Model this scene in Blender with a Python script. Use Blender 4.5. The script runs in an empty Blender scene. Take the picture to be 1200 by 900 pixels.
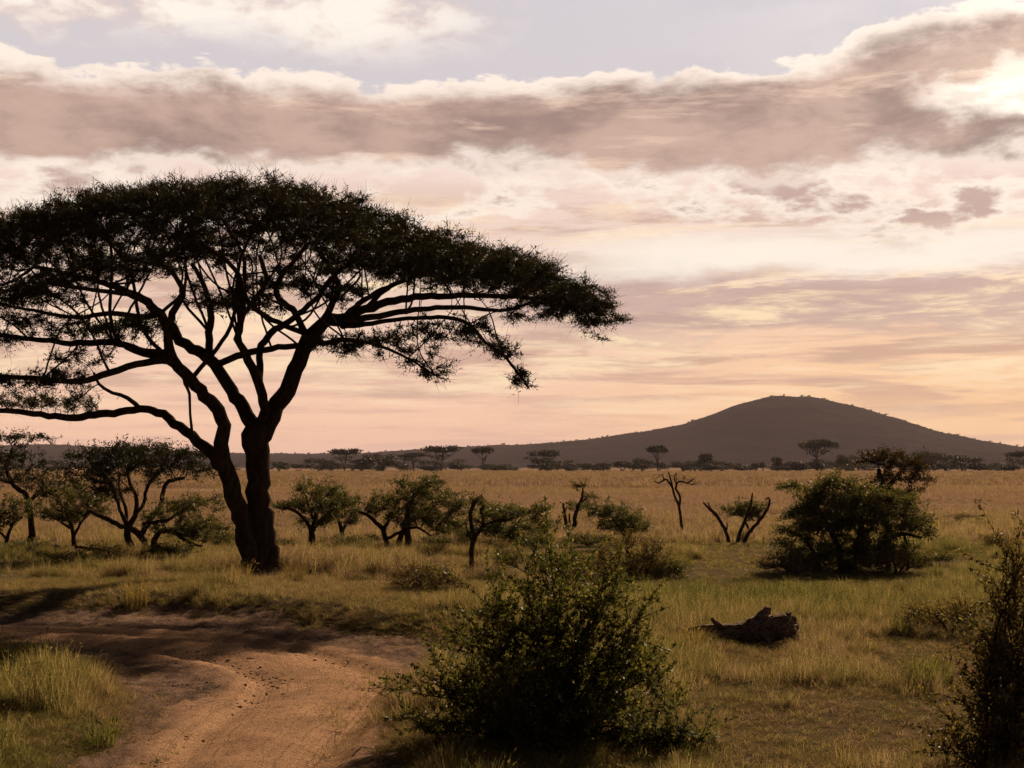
import bpy, math, random
import numpy as np
from mathutils import Vector

rng = np.random.default_rng(7)
random.seed(7)
SC = bpy.context.scene
COL = SC.collection

# ------------------------------------------------------------------ camera
F, HX, HY, CAMZ = 1700.0, 600.0, 546.0, 2.4       # focal length and horizon in photo pixels, eye height in metres
cam_data = bpy.data.cameras.new('camera')
cam_data.sensor_width = 36.0
cam_data.lens = 36.0 * F / 1200.0
cam_data.shift_y = (HY - 450.0) / 1200.0
cam_data.clip_start = 0.1
cam_data.clip_end = 60000.0
cam = bpy.data.objects.new('camera', cam_data)
cam.location = (0, 0, CAMZ)
cam.rotation_euler = (math.radians(90), 0, 0)
COL.objects.link(cam)
SC.camera = cam

# ------------------------------------------------------------------ light
SUN_AZ, SUN_EL = math.radians(26.0), math.radians(28.0)    # to the right of the view, above the horizon
SUN_DIR = Vector((math.sin(SUN_AZ) * math.cos(SUN_EL), math.cos(SUN_AZ) * math.cos(SUN_EL), math.sin(SUN_EL)))
sun_data = bpy.data.lights.new('sun', 'SUN')
sun_data.energy = 5.0
sun_data.angle = math.radians(1.2)
sun_data.color = (1.0, 0.75, 0.53)
sun = bpy.data.objects.new('sun', sun_data)
sun.rotation_euler = (-SUN_DIR).to_track_quat('-Z', 'Y').to_euler()
sun.location = (60, 100, 60)
COL.objects.link(sun)

SC.view_settings.view_transform = 'Standard'
SC.view_settings.look = 'None'
SC.view_settings.exposure = 0.95
SC.view_settings.gamma = 1.0
SC.view_settings.use_curve_mapping = False
SC.render.engine = 'CYCLES'
SC.cycles.use_denoising = True
SC.cycles.denoising_prefilter = 'NONE'
SC.cycles.max_bounces = 6
SC.cycles.transparent_max_bounces = 6
SC.cycles.volume_bounces = 0


class NT:
    """small helper that writes node maths"""
    def __init__(self, tree):
        self.t = tree
        self.n = tree.nodes
        self.l = tree.links

    def new(self, kind, **kw):
        nd = self.n.new(kind)
        for k, v in kw.items():
            setattr(nd, k, v)
        return nd

    def put(self, sock, v):
        if isinstance(v, bpy.types.NodeSocket):
            self.l.new(v, sock)
        elif isinstance(v, (tuple, list)):
            if len(v) == 3 and sock.type == 'RGBA':
                v = (*v, 1.0)
            sock.default_value = v
        else:
            sock.default_value = v

    def m(self, op, a, b=0.0, c=0.0):
        nd = self.new('ShaderNodeMath', operation=op)
        for i, v in enumerate((a, b, c)):
            self.put(nd.inputs[i], v)
        return nd.outputs[0]

    def step(self, lo, hi, x, out0=0.0, out1=1.0):
        nd = self.new('ShaderNodeMapRange', interpolation_type='SMOOTHSTEP')
        for i, v in enumerate((x, lo, hi, out0, out1)):
            self.put(nd.inputs[i], v)
        return nd.outputs[0]

    def mix(self, f, a, b, mode='MIX'):
        nd = self.new('ShaderNodeMix', data_type='RGBA', blend_type=mode)
        self.put(nd.inputs[0], f)
        self.put(nd.inputs[6], a)
        self.put(nd.inputs[7], b)
        return nd.outputs[2]

    def vec(self, op, a, b):
        nd = self.new('ShaderNodeVectorMath', operation=op)
        self.put(nd.inputs[0], a)
        self.put(nd.inputs[1], b)
        return nd.outputs['Value'] if op == 'DOT_PRODUCT' else nd.outputs[0]

    def noise(self, vec, scale, detail=4.0, rough=0.55, dist=0.0):
        nd = self.new('ShaderNodeTexNoise')
        self.put(nd.inputs['Vector'], vec)
        nd.inputs['Scale'].default_value = scale
        nd.inputs['Detail'].default_value = detail
        nd.inputs['Roughness'].default_value = rough
        nd.inputs['Distortion'].default_value = dist
        return nd.outputs[0]

    def ramp(self, x, stops):
        nd = self.new('ShaderNodeValToRGB')
        el = nd.color_ramp.elements
        while len(el) < len(stops):
            el.new(0.5)
        for e, (p, c) in zip(el, stops):
            e.position = p
            e.color = (*c, 1.0)
        self.put(nd.inputs[0], x)
        return nd.outputs[0]


def srgb(r, g, b):
    return tuple(((v / 255.0) / 12.92) if v < 10.3 else (((v / 255.0) + 0.055) / 1.055) ** 2.4 for v in (r, g, b))


def build_world():
    w = bpy.data.worlds.new('World')
    SC.world = w
    w.use_nodes = True
    w.node_tree.nodes.clear()
    N = NT(w.node_tree)
    d = N.new('ShaderNodeTexCoord').outputs['Generated']
    sep = N.new('ShaderNodeSeparateXYZ')
    N.put(sep.inputs[0], d)
    x, y, z = sep.outputs
    E = N.m('MULTIPLY', N.m('ARCSINE', z), 1700.0)          # elevation
    A = N.m('MULTIPLY', N.m('ARCTAN2', x, y), 1700.0)       # azimuth
    sky = N.new('ShaderNodeTexSky', sky_type='NISHITA')
    sky.sun_disc = False
    sky.sun_elevation = SUN_EL
    sky.sun_rotation = SUN_AZ
    sky.air_density = 1.3
    sky.dust_density = 3.0
    nish = N.mix(1.0, sky.outputs[0], (0.012, 0.0105, 0.0105), 'MULTIPLY')

    def st(kz, off=(0, 0, 0)):
        v = N.vec('MULTIPLY', d, (1.0, 1.0, kz))
        return N.vec('ADD', v, off)
    n_low = N.noise(st(2.2), 3.2, 3, 0.5)
    n_mid = N.noise(st(2.6, (3, 1, 2)), 11.0, 8, 0.60, 0.15)
    n_fine = N.noise(st(2.0, (7, 2, 5)), 26.0, 6, 0.56, 0.2)
    n_str = N.noise(st(9.0, (1, 8, 3)), 5.5, 10, 0.64, 0.35)
    n_str3 = N.noise(st(15.0, (2, 6, 1)), 8.5, 8, 0.6, 0.3)
    n_str2 = N.noise(st(7.0, (5, 4, 9)), 8.0, 10, 0.66, 0.3)

    # clear evening sky: peach near the ground, grey lilac higher up
    base = N.ramp(N.m('DIVIDE', E, 560.0), [
        (0.00, srgb(240, 188, 158)), (0.10, srgb(246, 200, 168)), (0.22, srgb(243, 204, 178)),
        (0.40, srgb(237, 206, 189)), (0.60, srgb(242, 217, 204)), (0.78, srgb(212, 204, 207)), (1.0, srgb(209, 204, 210))])
    warm = N.m('MULTIPLY', N.step(-100, 480, A), N.step(2600, 1200, A))
    low = N.step(260, 60, E)
    base = N.mix(N.m('MULTIPLY', N.m('MULTIPLY', warm, low), 0.62), base, srgb(255, 206, 146))
    # thin bright and dull streaks in the lower sky
    w_low = N.m('MULTIPLY', N.step(20, 110, E), N.step(345, 270, E))
    s_dull = N.m('MULTIPLY', N.step(0.48, 0.58, n_str), w_low)
    base = N.mix(N.m('MULTIPLY', s_dull, 0.68), base, srgb(194, 156, 138))
    s_d3 = N.m('MULTIPLY', N.step(0.50, 0.62, n_str3), N.step(330, 250, E))
    base = N.mix(N.m('MULTIPLY', s_d3, 0.45), base, srgb(205, 168, 150))
    s_b3 = N.m('MULTIPLY', N.step(0.47, 0.36, n_str3), N.m('MULTIPLY', N.step(20, 90, E), N.step(330, 250, E)))
    base = N.mix(N.m('MULTIPLY', s_b3, 0.55), base, srgb(255, 224, 186))
    # broader dull sheet low in the sky
    sheet = N.m('ADD', E, N.m('MULTIPLY', N.m('SUBTRACT', n_str2, 0.5), 190.0))
    sh = N.m('MULTIPLY', N.step(138, 172, sheet), N.step(226, 212, sheet))
    sh = N.m('MULTIPLY', sh, N.step(-200, 260, N.m('ADD', A, N.m('MULTIPLY', n_low, 200.0))))
    base = N.mix(N.m('MULTIPLY', sh, 0.72), base, srgb(190, 162, 155))
    s_brt = N.m('MULTIPLY', N.step(0.50, 0.66, n_str2), N.m('MULTIPLY', N.step(30, 120, E), N.step(360, 250, E)))
    base = N.mix(N.m('MULTIPLY', s_brt, 0.95), base, srgb(255, 226, 186))
    # glowing gap just over the sheet
    gp = N.m('ADD', E, N.m('MULTIPLY', N.m('SUBTRACT', n_mid, 0.5), 60.0))
    g1 = N.m('MULTIPLY', N.step(205, 232, gp), N.step(285, 240, gp))
    g1 = N.m('MULTIPLY', g1, N.m('MULTIPLY', N.step(-60, 200, A), N.step(1400, 700, A)))
    base = N.mix(N.m('MULTIPLY', g1, 0.9), base, srgb(255, 243, 228))

    # torn puffs under the big band
    pf = N.m('MULTIPLY', N.m('MULTIPLY', N.step(230, 285, E), N.step(370, 330, E)), N.step(0.46, 0.56, n_mid))
    col_pf = N.mix(N.step(0.54, 0.63, n_mid), srgb(255, 240, 224), srgb(186, 156, 147))
    base = N.mix(N.m('MULTIPLY', pf, 0.85), base, col_pf)

    # high bright mackerel cloud
    hi = N.m('ADD', N.m('MULTIPLY', n_low, 0.55), N.m('MULTIPLY', n_fine, 0.75))
    hm = N.m('MULTIPLY', N.step(455, 500, N.m('ADD', E, N.m('MULTIPLY', N.m('SUBTRACT', n_mid, 0.5), 70.0))), N.step(800, 600, E))
    left = N.step(60, -170, N.m('ADD', A, N.m('MULTIPLY', N.m('SUBTRACT', n_mid, 0.5), 260.0)))
    hd = N.m('MULTIPLY', N.m('MULTIPLY', N.step(0.50, 0.66, hi), hm), left)
    base = N.mix(hd, base, N.mix(N.step(0.56, 0.74, hi), srgb(226, 203, 195), srgb(255, 244, 232)))

    # the long dark band with a lit upper rim
    Ew = N.m('ADD', E, N.m('MULTIPLY', N.m('SUBTRACT', n_mid, 0.5), 85.0))
    Ew = N.m('ADD', Ew, N.m('MULTIPLY', N.m('SUBTRACT', n_fine, 0.5), 80.0))
    rise = N.m('MULTIPLY', N.step(180, 640, A), N.step(2600, 1400, A))
    top = N.m('ADD', 446.0, N.m('MULTIPLY', rise, 62.0))
    bot = N.m('ADD', 336.0, N.m('MULTIPLY', N.m('SUBTRACT', n_low, 0.5), 40.0))
    up = N.m('SUBTRACT', top, Ew)                # depth below the upper rim
    dn = N.m('SUBTRACT', Ew, bot)                # height above the lower rim
    inside = N.m('MULTIPLY', N.step(-3, 5, up), N.step(-14, 12, dn))
    dense = N.m('MULTIPLY', N.step(2, 32, N.m('ADD', up, N.m('MULTIPLY', N.m('SUBTRACT', n_fine, 0.5), 60.0))),
                N.step(-8, 26, dn))
    body = N.mix(N.step(0.38, 0.64, n_mid), srgb(160, 135, 126), srgb(202, 171, 155))
    body = N.mix(N.m('MULTIPLY', N.step(0.53, 0.68, n_str2), 0.62), body, srgb(246, 212, 188))
    band = N.mix(dense, srgb(255, 238, 224), body)
    base = N.mix(inside, base, band)

    # torn hole in the band where the light breaks through
    hx = N.m('DIVIDE', N.m('SUBTRACT', A, 565.0), 95.0)
    hy = N.m('DIVIDE', N.m('SUBTRACT', Ew, 408.0), 34.0)
    hr = N.m('ADD', N.m('MULTIPLY', hx, hx), N.m('MULTIPLY', hy, hy))
    hole = N.step(1.9, 0.1, N.m('ADD', hr, N.m('MULTIPLY', N.m('SUBTRACT', n_fine, 0.5), 2.6)))
    base = N.mix(N.m('MULTIPLY', hole, N.step(0.40, 0.58, n_fine, 0.55, 0.95)), base, (1.30, 1.16, 1.00))
    # glow where the sun sits behind the cloud
    gd = N.vec('DOT_PRODUCT', d, tuple(SUN_DIR))
    glow = N.m('POWER', N.m('MAXIMUM', gd, 0.0), 38.0)
    gcol = N.mix(N.m('MULTIPLY', glow, N.step(0.36, 0.62, n_mid, 0.35, 1.0)), (0, 0, 0), (0.60, 0.50, 0.40))
    base = N.mix(1.0, base, gcol, 'ADD')

    # away from the sun and overhead the cloud light falls off
    fall = N.step(-0.5, 0.72, gd, 0.08, 1.0)
    base = N.mix(1.0, base, N.mix(fall, (0, 0, 0), (1, 1, 1)), 'MULTIPLY')
    col = N.mix(N.step(530, 900, E), base, nish)
    bg = N.new('ShaderNodeBackground')
    N.put(bg.inputs[0], col)
    bg.inputs[1].default_value = 0.53
    out = N.new('ShaderNodeOutputWorld')
    N.l.new(bg.outputs[0], out.inputs[0])


build_world()

# ------------------------------------------------------------------ small helpers


def P(px, py, d):
    """photo pixel at a real distance -> world point"""
    return np.array([(px - HX) / F * d, d, CAMZ + (HY - py) / F * d])


def gdist(py):
    return CAMZ * F / (py - HY)


def tag(o, label=None, cat=None, group=None, kind=None):
    if label:
        o['label'] = label
    if cat:
        o['category'] = cat
    if group:
        o['group'] = group
    if kind:
        o['kind'] = kind
    return o


def mesh_np(name, V, F_list, smooth=False, mats=(), midx=None):
    """V (n,3); F_list list of (m,k) index arrays"""
    me = bpy.data.meshes.new(name)
    V = np.asarray(V, np.float32)
    loops = np.concatenate([f.ravel() for f in F_list]).astype(np.int32)
    tot = np.concatenate([np.full(len(f), f.shape[1], np.int32) for f in F_list])
    start = np.concatenate([[0], np.cumsum(tot)[:-1]]).astype(np.int32)
    me.vertices.add(len(V))
    me.vertices.foreach_set('co', V.ravel())
    me.loops.add(len(loops))
    me.loops.foreach_set('vertex_index', loops)
    me.polygons.add(len(tot))
    me.polygons.foreach_set('loop_start', start)
    me.polygons.foreach_set('loop_total', tot)
    if smooth:
        me.polygons.foreach_set('use_smooth', np.ones(len(tot), bool))
    for m in mats:
        me.materials.append(m)
    if midx is not None:
        me.polygons.foreach_set('material_index', np.asarray(midx, np.int32))
    me.update(calc_edges=True)
    me.validate()
    return me


def link(name, me, parent=None, loc=None):
    o = bpy.data.objects.new(name, me)
    COL.objects.link(o)
    if parent is not None:
        o.parent = parent
    if loc is not None:
        o.location = loc
    return o


def unit(v):
    n = np.linalg.norm(v, axis=-1, keepdims=True)
    return v / np.maximum(n, 1e-9)


# ------------------------------------------------------------------ materials
def principled(name, build, rough=0.95, spec=0.0):
    m = bpy.data.materials.new(name)
    m.use_nodes = True
    m.node_tree.nodes.clear()
    N = NT(m.node_tree)
    out = N.new('ShaderNodeOutputMaterial')
    b = N.new('ShaderNodeBsdfPrincipled')
    b.inputs['Roughness'].default_value = rough
    b.inputs['Specular IOR Level'].default_value = spec
    N.l.new(b.outputs[0], out.inputs[0])
    col, bump = build(N)
    N.put(b.inputs['Base Color'], col)
    if bump is not None:
        h, s, dd = bump
        bp = N.new('ShaderNodeBump')
        bp.inputs['Strength'].default_value = s
        bp.inputs['Distance'].default_value = dd
        N.put(bp.inputs['Height'], h)
        N.l.new(bp.outputs[0], b.inputs['Normal'])
    return m


def pos(N):
    return N.new('ShaderNodeNewGeometry').outputs['Position']


def leaf_mat(name, cols, trans=0.4, scale=3.0, instanced=False):
    """two-sided foliage: diffuse plus light passing through the blade"""
    m = bpy.data.materials.new(name)
    m.use_nodes = True
    m.node_tree.nodes.clear()
    N = NT(m.node_tree)
    out = N.new('ShaderNodeOutputMaterial')
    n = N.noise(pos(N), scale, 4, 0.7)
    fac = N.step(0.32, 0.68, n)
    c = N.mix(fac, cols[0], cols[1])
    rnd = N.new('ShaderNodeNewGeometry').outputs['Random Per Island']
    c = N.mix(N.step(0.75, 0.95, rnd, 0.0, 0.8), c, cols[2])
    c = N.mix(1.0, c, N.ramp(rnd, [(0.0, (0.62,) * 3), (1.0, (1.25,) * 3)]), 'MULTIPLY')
    df = N.new('ShaderNodeBsdfDiffuse')
    tr = N.new('ShaderNodeBsdfTranslucent')
    gl = N.new('ShaderNodeBsdfGlossy')
    gl.inputs['Roughness'].default_value = 0.45
    N.put(df.inputs[0], c)
    N.put(tr.inputs[0], N.mix(1.0, c, (1.3, 1.25, 0.7), 'MULTIPLY'))
    mx = N.new('ShaderNodeMixShader')
    mx.inputs[0].default_value = trans
    N.l.new(df.outputs[0], mx.inputs[1])
    N.l.new(tr.outputs[0], mx.inputs[2])
    m2 = N.new('ShaderNodeMixShader')
    m2.inputs[0].default_value = 0.02
    N.l.new(mx.outputs[0], m2.inputs[1])
    N.l.new(gl.outputs[0], m2.inputs[2])
    N.l.new(m2.outputs[0], out.inputs[0])
    return m


def grass_mat():
    m = bpy.data.materials.new('grass_blades')
    m.use_nodes = True
    m.node_tree.nodes.clear()
    N = NT(m.node_tree)
    out = N.new('ShaderNodeOutputMaterial')
    at = N.new('ShaderNodeAttribute', attribute_type='INSTANCER', attribute_name='dry')
    dry = at.outputs['Fac']
    rnd = N.new('ShaderNodeNewGeometry').outputs['Random Per Island']
    f = N.m('ADD', dry, N.m('MULTIPLY', N.m('SUBTRACT', rnd, 0.5), 0.35))
    c = N.ramp(f, [(0.0, (0.105, 0.110, 0.030)), (0.3, (0.215, 0.190, 0.048)), (0.6, (0.34, 0.240, 0.088)), (1.0, (0.29, 0.185, 0.118))])
    c = N.mix(1.0, c, N.ramp(rnd, [(0.0, (0.38,) * 3), (1.0, (1.15,) * 3)]), 'MULTIPLY')
    df = N.new('ShaderNodeBsdfDiffuse')
    tr = N.new('ShaderNodeBsdfTranslucent')
    N.put(df.inputs[0], c)
    N.put(tr.inputs[0], c)
    mx = N.new('ShaderNodeMixShader')
    mx.inputs[0].default_value = 0.52
    N.l.new(df.outputs[0], mx.inputs[1])
    N.l.new(tr.outputs[0], mx.inputs[2])
    N.l.new(mx.outputs[0], out.inputs[0])
    return m


def bark_build(c0, c1, c2):
    def f(N):
        p = N.vec('MULTIPLY', pos(N), (1.0, 1.0, 0.25))
        n = N.noise(p, 13.0, 10, 0.75, 0.6)
        n2 = N.noise(pos(N), 3.0, 3, 0.6)
        c = N.mix(N.step(0.35, 0.65, n), c0, c1)
        c = N.mix(N.step(0.55, 0.75, n2, 0, 0.6), c, c2)
        return c, (n, 1.0, 0.09)
    return f


M = {}
M['bark'] = principled('acacia_bark', bark_build((0.022, 0.015, 0.010), (0.075, 0.050, 0.032), (0.055, 0.042, 0.032)))
M['bark_grey'] = principled('grey_dead_wood', bark_build((0.030, 0.022, 0.018), (0.085, 0.062, 0.050), (0.06, 0.045, 0.038)))
M['twig'] = principled('thin_twig_bark', lambda N: (N.mix(N.noise(pos(N), 4.0), (0.025, 0.017, 0.011), (0.065, 0.045, 0.030)), None))
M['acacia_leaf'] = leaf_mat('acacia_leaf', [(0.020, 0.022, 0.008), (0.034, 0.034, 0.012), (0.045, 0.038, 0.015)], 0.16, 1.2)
M['olive_leaf'] = leaf_mat('olive_leaf', [(0.042, 0.046, 0.016), (0.078, 0.075, 0.026), (0.10, 0.080, 0.030)], 0.42, 2.0)
M['pale_leaf'] = leaf_mat('pale_leaf', [(0.060, 0.064, 0.028), (0.100, 0.096, 0.042), (0.12, 0.10, 0.04)], 0.4, 2.0)
M['bush_leaf'] = leaf_mat('bush_leaf', [(0.046, 0.052, 0.014), (0.088, 0.087, 0.025), (0.15, 0.125, 0.036)], 0.42, 3.5)
M['brown_leaf'] = leaf_mat('brown_leaf', [(0.060, 0.042, 0.019), (0.105, 0.076, 0.030), (0.16, 0.125, 0.042)], 0.42, 3.0)
M['rust_leaf'] = leaf_mat('rust_leaf', [(0.030, 0.022, 0.011), (0.055, 0.036, 0.017), (0.085, 0.052, 0.022)], 0.3, 2.5)
M['far_leaf'] = leaf_mat('far_leaf', [(0.026, 0.027, 0.013), (0.042, 0.040, 0.019), (0.05, 0.042, 0.022)], 0.2, 0.15)
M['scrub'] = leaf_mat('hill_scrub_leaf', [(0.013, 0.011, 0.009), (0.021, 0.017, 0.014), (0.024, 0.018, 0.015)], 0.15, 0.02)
M['dry_twig'] = principled('dry_brown_twig', lambda N: (N.mix(N.noise(pos(N), 6.0), (0.060, 0.034, 0.020), (0.13, 0.080, 0.045)), None))
M['grass'] = grass_mat()


def ground_build(N):
    p = pos(N)
    sep = N.new('ShaderNodeSeparateXYZ')
    N.put(sep.inputs[0], p)
    near = N.mix(N.step(0.4, 0.62, N.noise(p, 0.9, 6, 0.65)), (0.100, 0.070, 0.040), (0.065, 0.055, 0.026))
    near = N.mix(N.step(0.45, 0.7, N.noise(p, 9.0, 5, 0.7), 0, 0.6), near, (0.050, 0.034, 0.020))
    near = N.mix(N.step(0.56, 0.68, N.noise(p, 30.0, 5, 0.75), 0, 0.6), near, (0.20, 0.145, 0.085))
    ps = N.vec('MULTIPLY', p, (0.35, 1.0, 1.0))
    far = N.mix(N.step(0.38, 0.62, N.noise(ps, 0.055, 6, 0.65)), (0.215, 0.140, 0.088), (0.150, 0.104, 0.064))
    far = N.mix(N.step(0.52, 0.66, N.noise(ps, 0.16, 6, 0.7), 0, 0.5), far, (0.085, 0.066, 0.034))
    c = N.mix(N.step(40, 110, sep.outputs[1]), near, far)
    h = N.noise(p, 6.0, 8, 0.7)
    return c, (h, 0.8, 0.06)


def track_build(N):
    p = pos(N)
    lat = N.new('ShaderNodeAttribute', attribute_name='lat').outputs['Fac']
    ps = N.vec('MULTIPLY', p, (1.0, 0.6, 1.0))
    # packed pale clay in the wheel tracks, loose grey-brown grit elsewhere
    q = N.m('DIVIDE', N.m('SUBTRACT', lat, 0.66), 0.34)
    wheel = N.m('POWER', 2.718, N.m('MULTIPLY', N.m('MULTIPLY', q, q), -1.0))
    wide = N.step(1.40, 0.80, N.m('ADD', lat, N.m('MULTIPLY', N.m('SUBTRACT', N.noise(p, 1.1, 6, 0.65), 0.5), 1.6)))
    clay = N.mix(N.step(0.35, 0.65, N.noise(p, 1.3, 6, 0.65)), (0.44, 0.262, 0.150), (0.33, 0.198, 0.116))
    grit = N.mix(N.step(0.40, 0.60, N.noise(ps, 4.0, 8, 0.75)), (0.215, 0.138, 0.096), (0.090, 0.062, 0.048))
    c = N.mix(wide, grit, clay)
    c = N.mix(N.m('MULTIPLY', wheel, N.step(0.35, 0.6, N.noise(p, 2.2, 5, 0.6), 0.10, 0.60)), c, (0.48, 0.290, 0.165))
    # thin scuffs running along the wheels
    sc = N.noise(N.m('ADD', N.m('MULTIPLY', lat, 9.0), N.m('MULTIPLY', N.noise(p, 0.8, 4), 2.0)), 2.0, 5, 0.7)
    c = N.mix(N.step(0.50, 0.62, sc, 0, 0.55), c, (0.175, 0.102, 0.062))
    c = N.mix(N.step(0.53, 0.64, N.noise(p, 15.0, 8, 0.8), 0, 0.65), c, (0.075, 0.050, 0.038))
    c = N.mix(N.step(0.60, 0.70, N.noise(p, 42.0, 4, 0.7), 0, 0.5), c, (0.40, 0.27, 0.18))
    h = N.m('ADD', N.m('MULTIPLY', N.noise(ps, 5.0, 8, 0.7), 1.0), N.m('MULTIPLY', N.noise(p, 34.0, 8, 0.8), 0.9))
    return c, (h, 1.0, 0.07)


def hill_build(N):
    p = pos(N)
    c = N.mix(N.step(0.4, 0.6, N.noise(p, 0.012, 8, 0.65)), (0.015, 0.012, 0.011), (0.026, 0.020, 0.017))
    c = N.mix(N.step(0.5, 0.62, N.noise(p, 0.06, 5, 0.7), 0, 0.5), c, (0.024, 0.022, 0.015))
    return c, None


M['ground'] = principled('savanna_soil', ground_build, 1.0, 0.0)
M['track'] = principled('dirt_track', track_build, 1.0, 0.0)
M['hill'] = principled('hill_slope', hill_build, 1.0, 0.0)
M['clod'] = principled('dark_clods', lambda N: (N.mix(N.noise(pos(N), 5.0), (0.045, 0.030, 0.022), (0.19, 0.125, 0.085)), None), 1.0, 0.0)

# ------------------------------------------------------------------ ground, track, hill


def g2(px, py):
    d = gdist(py)
    return ((px - HX) / F * d, d)


TRACK = [g2(*q) for q in [(-700, 716), (-250, 716), (0, 719), (150, 712), (300, 719), (400, 733), (470, 742), (540, 756), (620, 768), (560, 784),
                          (490, 790), (455, 806), (456, 850), (470, 900), (500, 1050), (520, 1500), (-450, 1500), (-60, 1050), (66, 900),
                          (126, 850), (148, 822), (118, 793), (36, 776), (-60, 772), (-250, 775), (-700, 785)]]
TRK = np.array(TRACK)


def sdf_poly(pts, poly):
    """signed distance, negative inside"""
    pts = np.asarray(pts, float)
    best = np.full(len(pts), 1e18)
    inside = np.zeros(len(pts), bool)
    n = len(poly)
    for i in range(n):
        a, b = poly[i], poly[(i + 1) % n]
        ab = b - a
        t = np.clip(((pts - a) @ ab) / (ab @ ab), 0, 1)
        q = a + t[:, None] * ab
        best = np.minimum(best, ((pts - q) ** 2).sum(1))
        cond = (a[1] > pts[:, 1]) != (b[1] > pts[:, 1])
        with np.errstate(divide='ignore', invalid='ignore'):
            xi = (b[0] - a[0]) * (pts[:, 1] - a[1]) / (b[1] - a[1]) + a[0]
        inside ^= cond & (pts[:, 0] < xi)
    s = np.sqrt(best)
    return np.where(inside, -s, s)


WAVES = [(rng.uniform(0, 6.28), 10 ** rng.uniform(-0.9, 0.75), rng.uniform(0, 6.28)) for _ in range(26)]


def sines(x, y, fmul=1.0):
    """cheap smooth noise about -1..1"""
    s = 0
    for a, f, ph in WAVES:
        s = s + np.sin((x * math.cos(a) + y * math.sin(a)) * f * fmul + ph) / (1 + f)
    return s / 5.0


def ragged(x, y):
    s = sdf_poly(np.stack([x, y], 1), TRK)
    return s + 0.22 * sines(x * 2.0, y * 2.0) + 0.12 * sines(y * 5.1, x * 5.1)


def ground_z(x, y):
    x = np.asarray(x, float)
    y = np.asarray(y, float)
    fade = np.clip((150 - y) / 110, 0, 1)
    z = 0.05 * sines(x, y) * fade
    s = sdf_poly(np.stack([x.ravel(), y.ravel()], 1), TRK).reshape(x.shape)
    k = np.clip((s + 0.5) / 0.9, 0, 1)
    k = k * k * (3 - 2 * k)
    bank = 0.20 * np.clip(s / 0.7, 0, 1) * np.clip((7.5 - s) / 6.0, 0, 1) * np.clip((y - 20.2) / 1.0, 0, 1) * np.clip((2.0 - x) / 3.0, 0, 1)
    return z * (0.35 + 0.65 * k) - 0.09 * (1 - k) + bank


def gz(x, y):
    return float(ground_z(np.array([x]), np.array([y]))[0])


def axis(lo, hi, step, far, growth):
    a = list(np.arange(lo, hi, step))
    s = step
    right, v = [], a[-1]
    while v < far:
        s *= growth
        v += s
        right.append(v)
    return a, right


a, r = axis(-13, 13, 0.3, 9000, 1.16)
xs = np.array([-v for v in reversed(r)] + a + r)
a, r = axis(8, 42, 0.3, 12000, 1.12)
ys = np.array([-3000, -600, -100, -20, 0, 4] + a + r)
X, Y = np.meshgrid(xs, ys)
Z = ground_z(X, Y) - 0.012
S = sdf_poly(np.stack([X.ravel(), Y.ravel()], 1), TRK).reshape(X.shape)
Z = Z - 0.16 * np.clip((0.02 - S) / 0.25, 0, 1)
idx = np.arange(X.size).reshape(X.shape)
quads = np.stack([idx[:-1, :-1].ravel(), idx[:-1, 1:].ravel(), idx[1:, 1:].ravel(), idx[1:, :-1].ravel()], 1)
tag(link('ground', mesh_np('ground', np.stack([X, Y, Z], -1).reshape(-1, 3), [quads], True, [M['ground']])), kind='structure')

# track: fine grid cut out along a ragged edge
xs = np.arange(-19, 3, 0.11)
ys = np.arange(6.0, 26.5, 0.11)
X, Y = np.meshgrid(xs, ys)
S = ragged(X.ravel(), Y.ravel()).reshape(X.shape)
rut = 0
# two wheel ruts that follow the bend
CEN = np.array([g2(*q) for q in [(250, 1500), (272, 900), (318, 850), (372, 812), (380, 786), (320, 763), (200, 746), (0, 738), (-400, 735)]])


def dist_line(x, y, line):
    pts = np.stack([x.ravel(), y.ravel()], 1)
    best = np.full(len(pts), 1e9)
    for i in range(len(line) - 1):
        a_, b_ = line[i], line[i + 1]
        ab = b_ - a_
        t = np.clip(((pts - a_) @ ab) / (ab @ ab), 0, 1)
        best = np.minimum(best, np.linalg.norm(pts - (a_ + t[:, None] * ab), axis=1))
    return best.reshape(x.shape)


dl = dist_line(X, Y, CEN)
dl = dl + 0.10 * sines(X * 1.3, Y * 1.3)
rut = -0.075 * np.exp(-((dl - 0.68) / 0.15) ** 2) + 0.03 * np.exp(-(dl / 0.25) ** 2) + 0.025 * np.exp(-((dl - 1.0) / 0.12) ** 2)
Z = ground_z(X, Y) + 0.012 + rut + (0.010 * sines(X * 3.1, Y * 3.1) + 0.012 * sines(X * 9, Y * 9) + 0.012 * rng.normal(size=X.shape)) * (1 - 0.6 * np.exp(-((dl - 0.68) / 0.25) ** 2))
Z = Z + 0.016 * rng.normal(size=X.shape) * np.clip((dl - 0.9) / 0.4, 0, 1)
Z = Z - 0.028 * np.clip((S + 0.12) / 0.12, 0, 1)
idx = np.arange(X.size).reshape(X.shape)
quads = np.stack([idx[:-1, :-1].ravel(), idx[:-1, 1:].ravel(), idx[1:, 1:].ravel(), idx[1:, :-1].ravel()], 1)
keep = (S[:-1, :-1] < 0).ravel() | (S[1:, 1:] < 0).ravel()
quads = quads[keep]
used = np.unique(quads)
remap = np.zeros(X.size, int)
remap[used] = np.arange(len(used))
trk = mesh_np('dirt_track', np.stack([X, Y, Z], -1).reshape(-1, 3)[used], [remap[quads]], True, [M['track']])
at = trk.attributes.new('lat', 'FLOAT', 'POINT')
at.data.foreach_set('value', dl.ravel()[used].astype(np.float32))
tag(link('dirt_track', trk), kind='structure')

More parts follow.
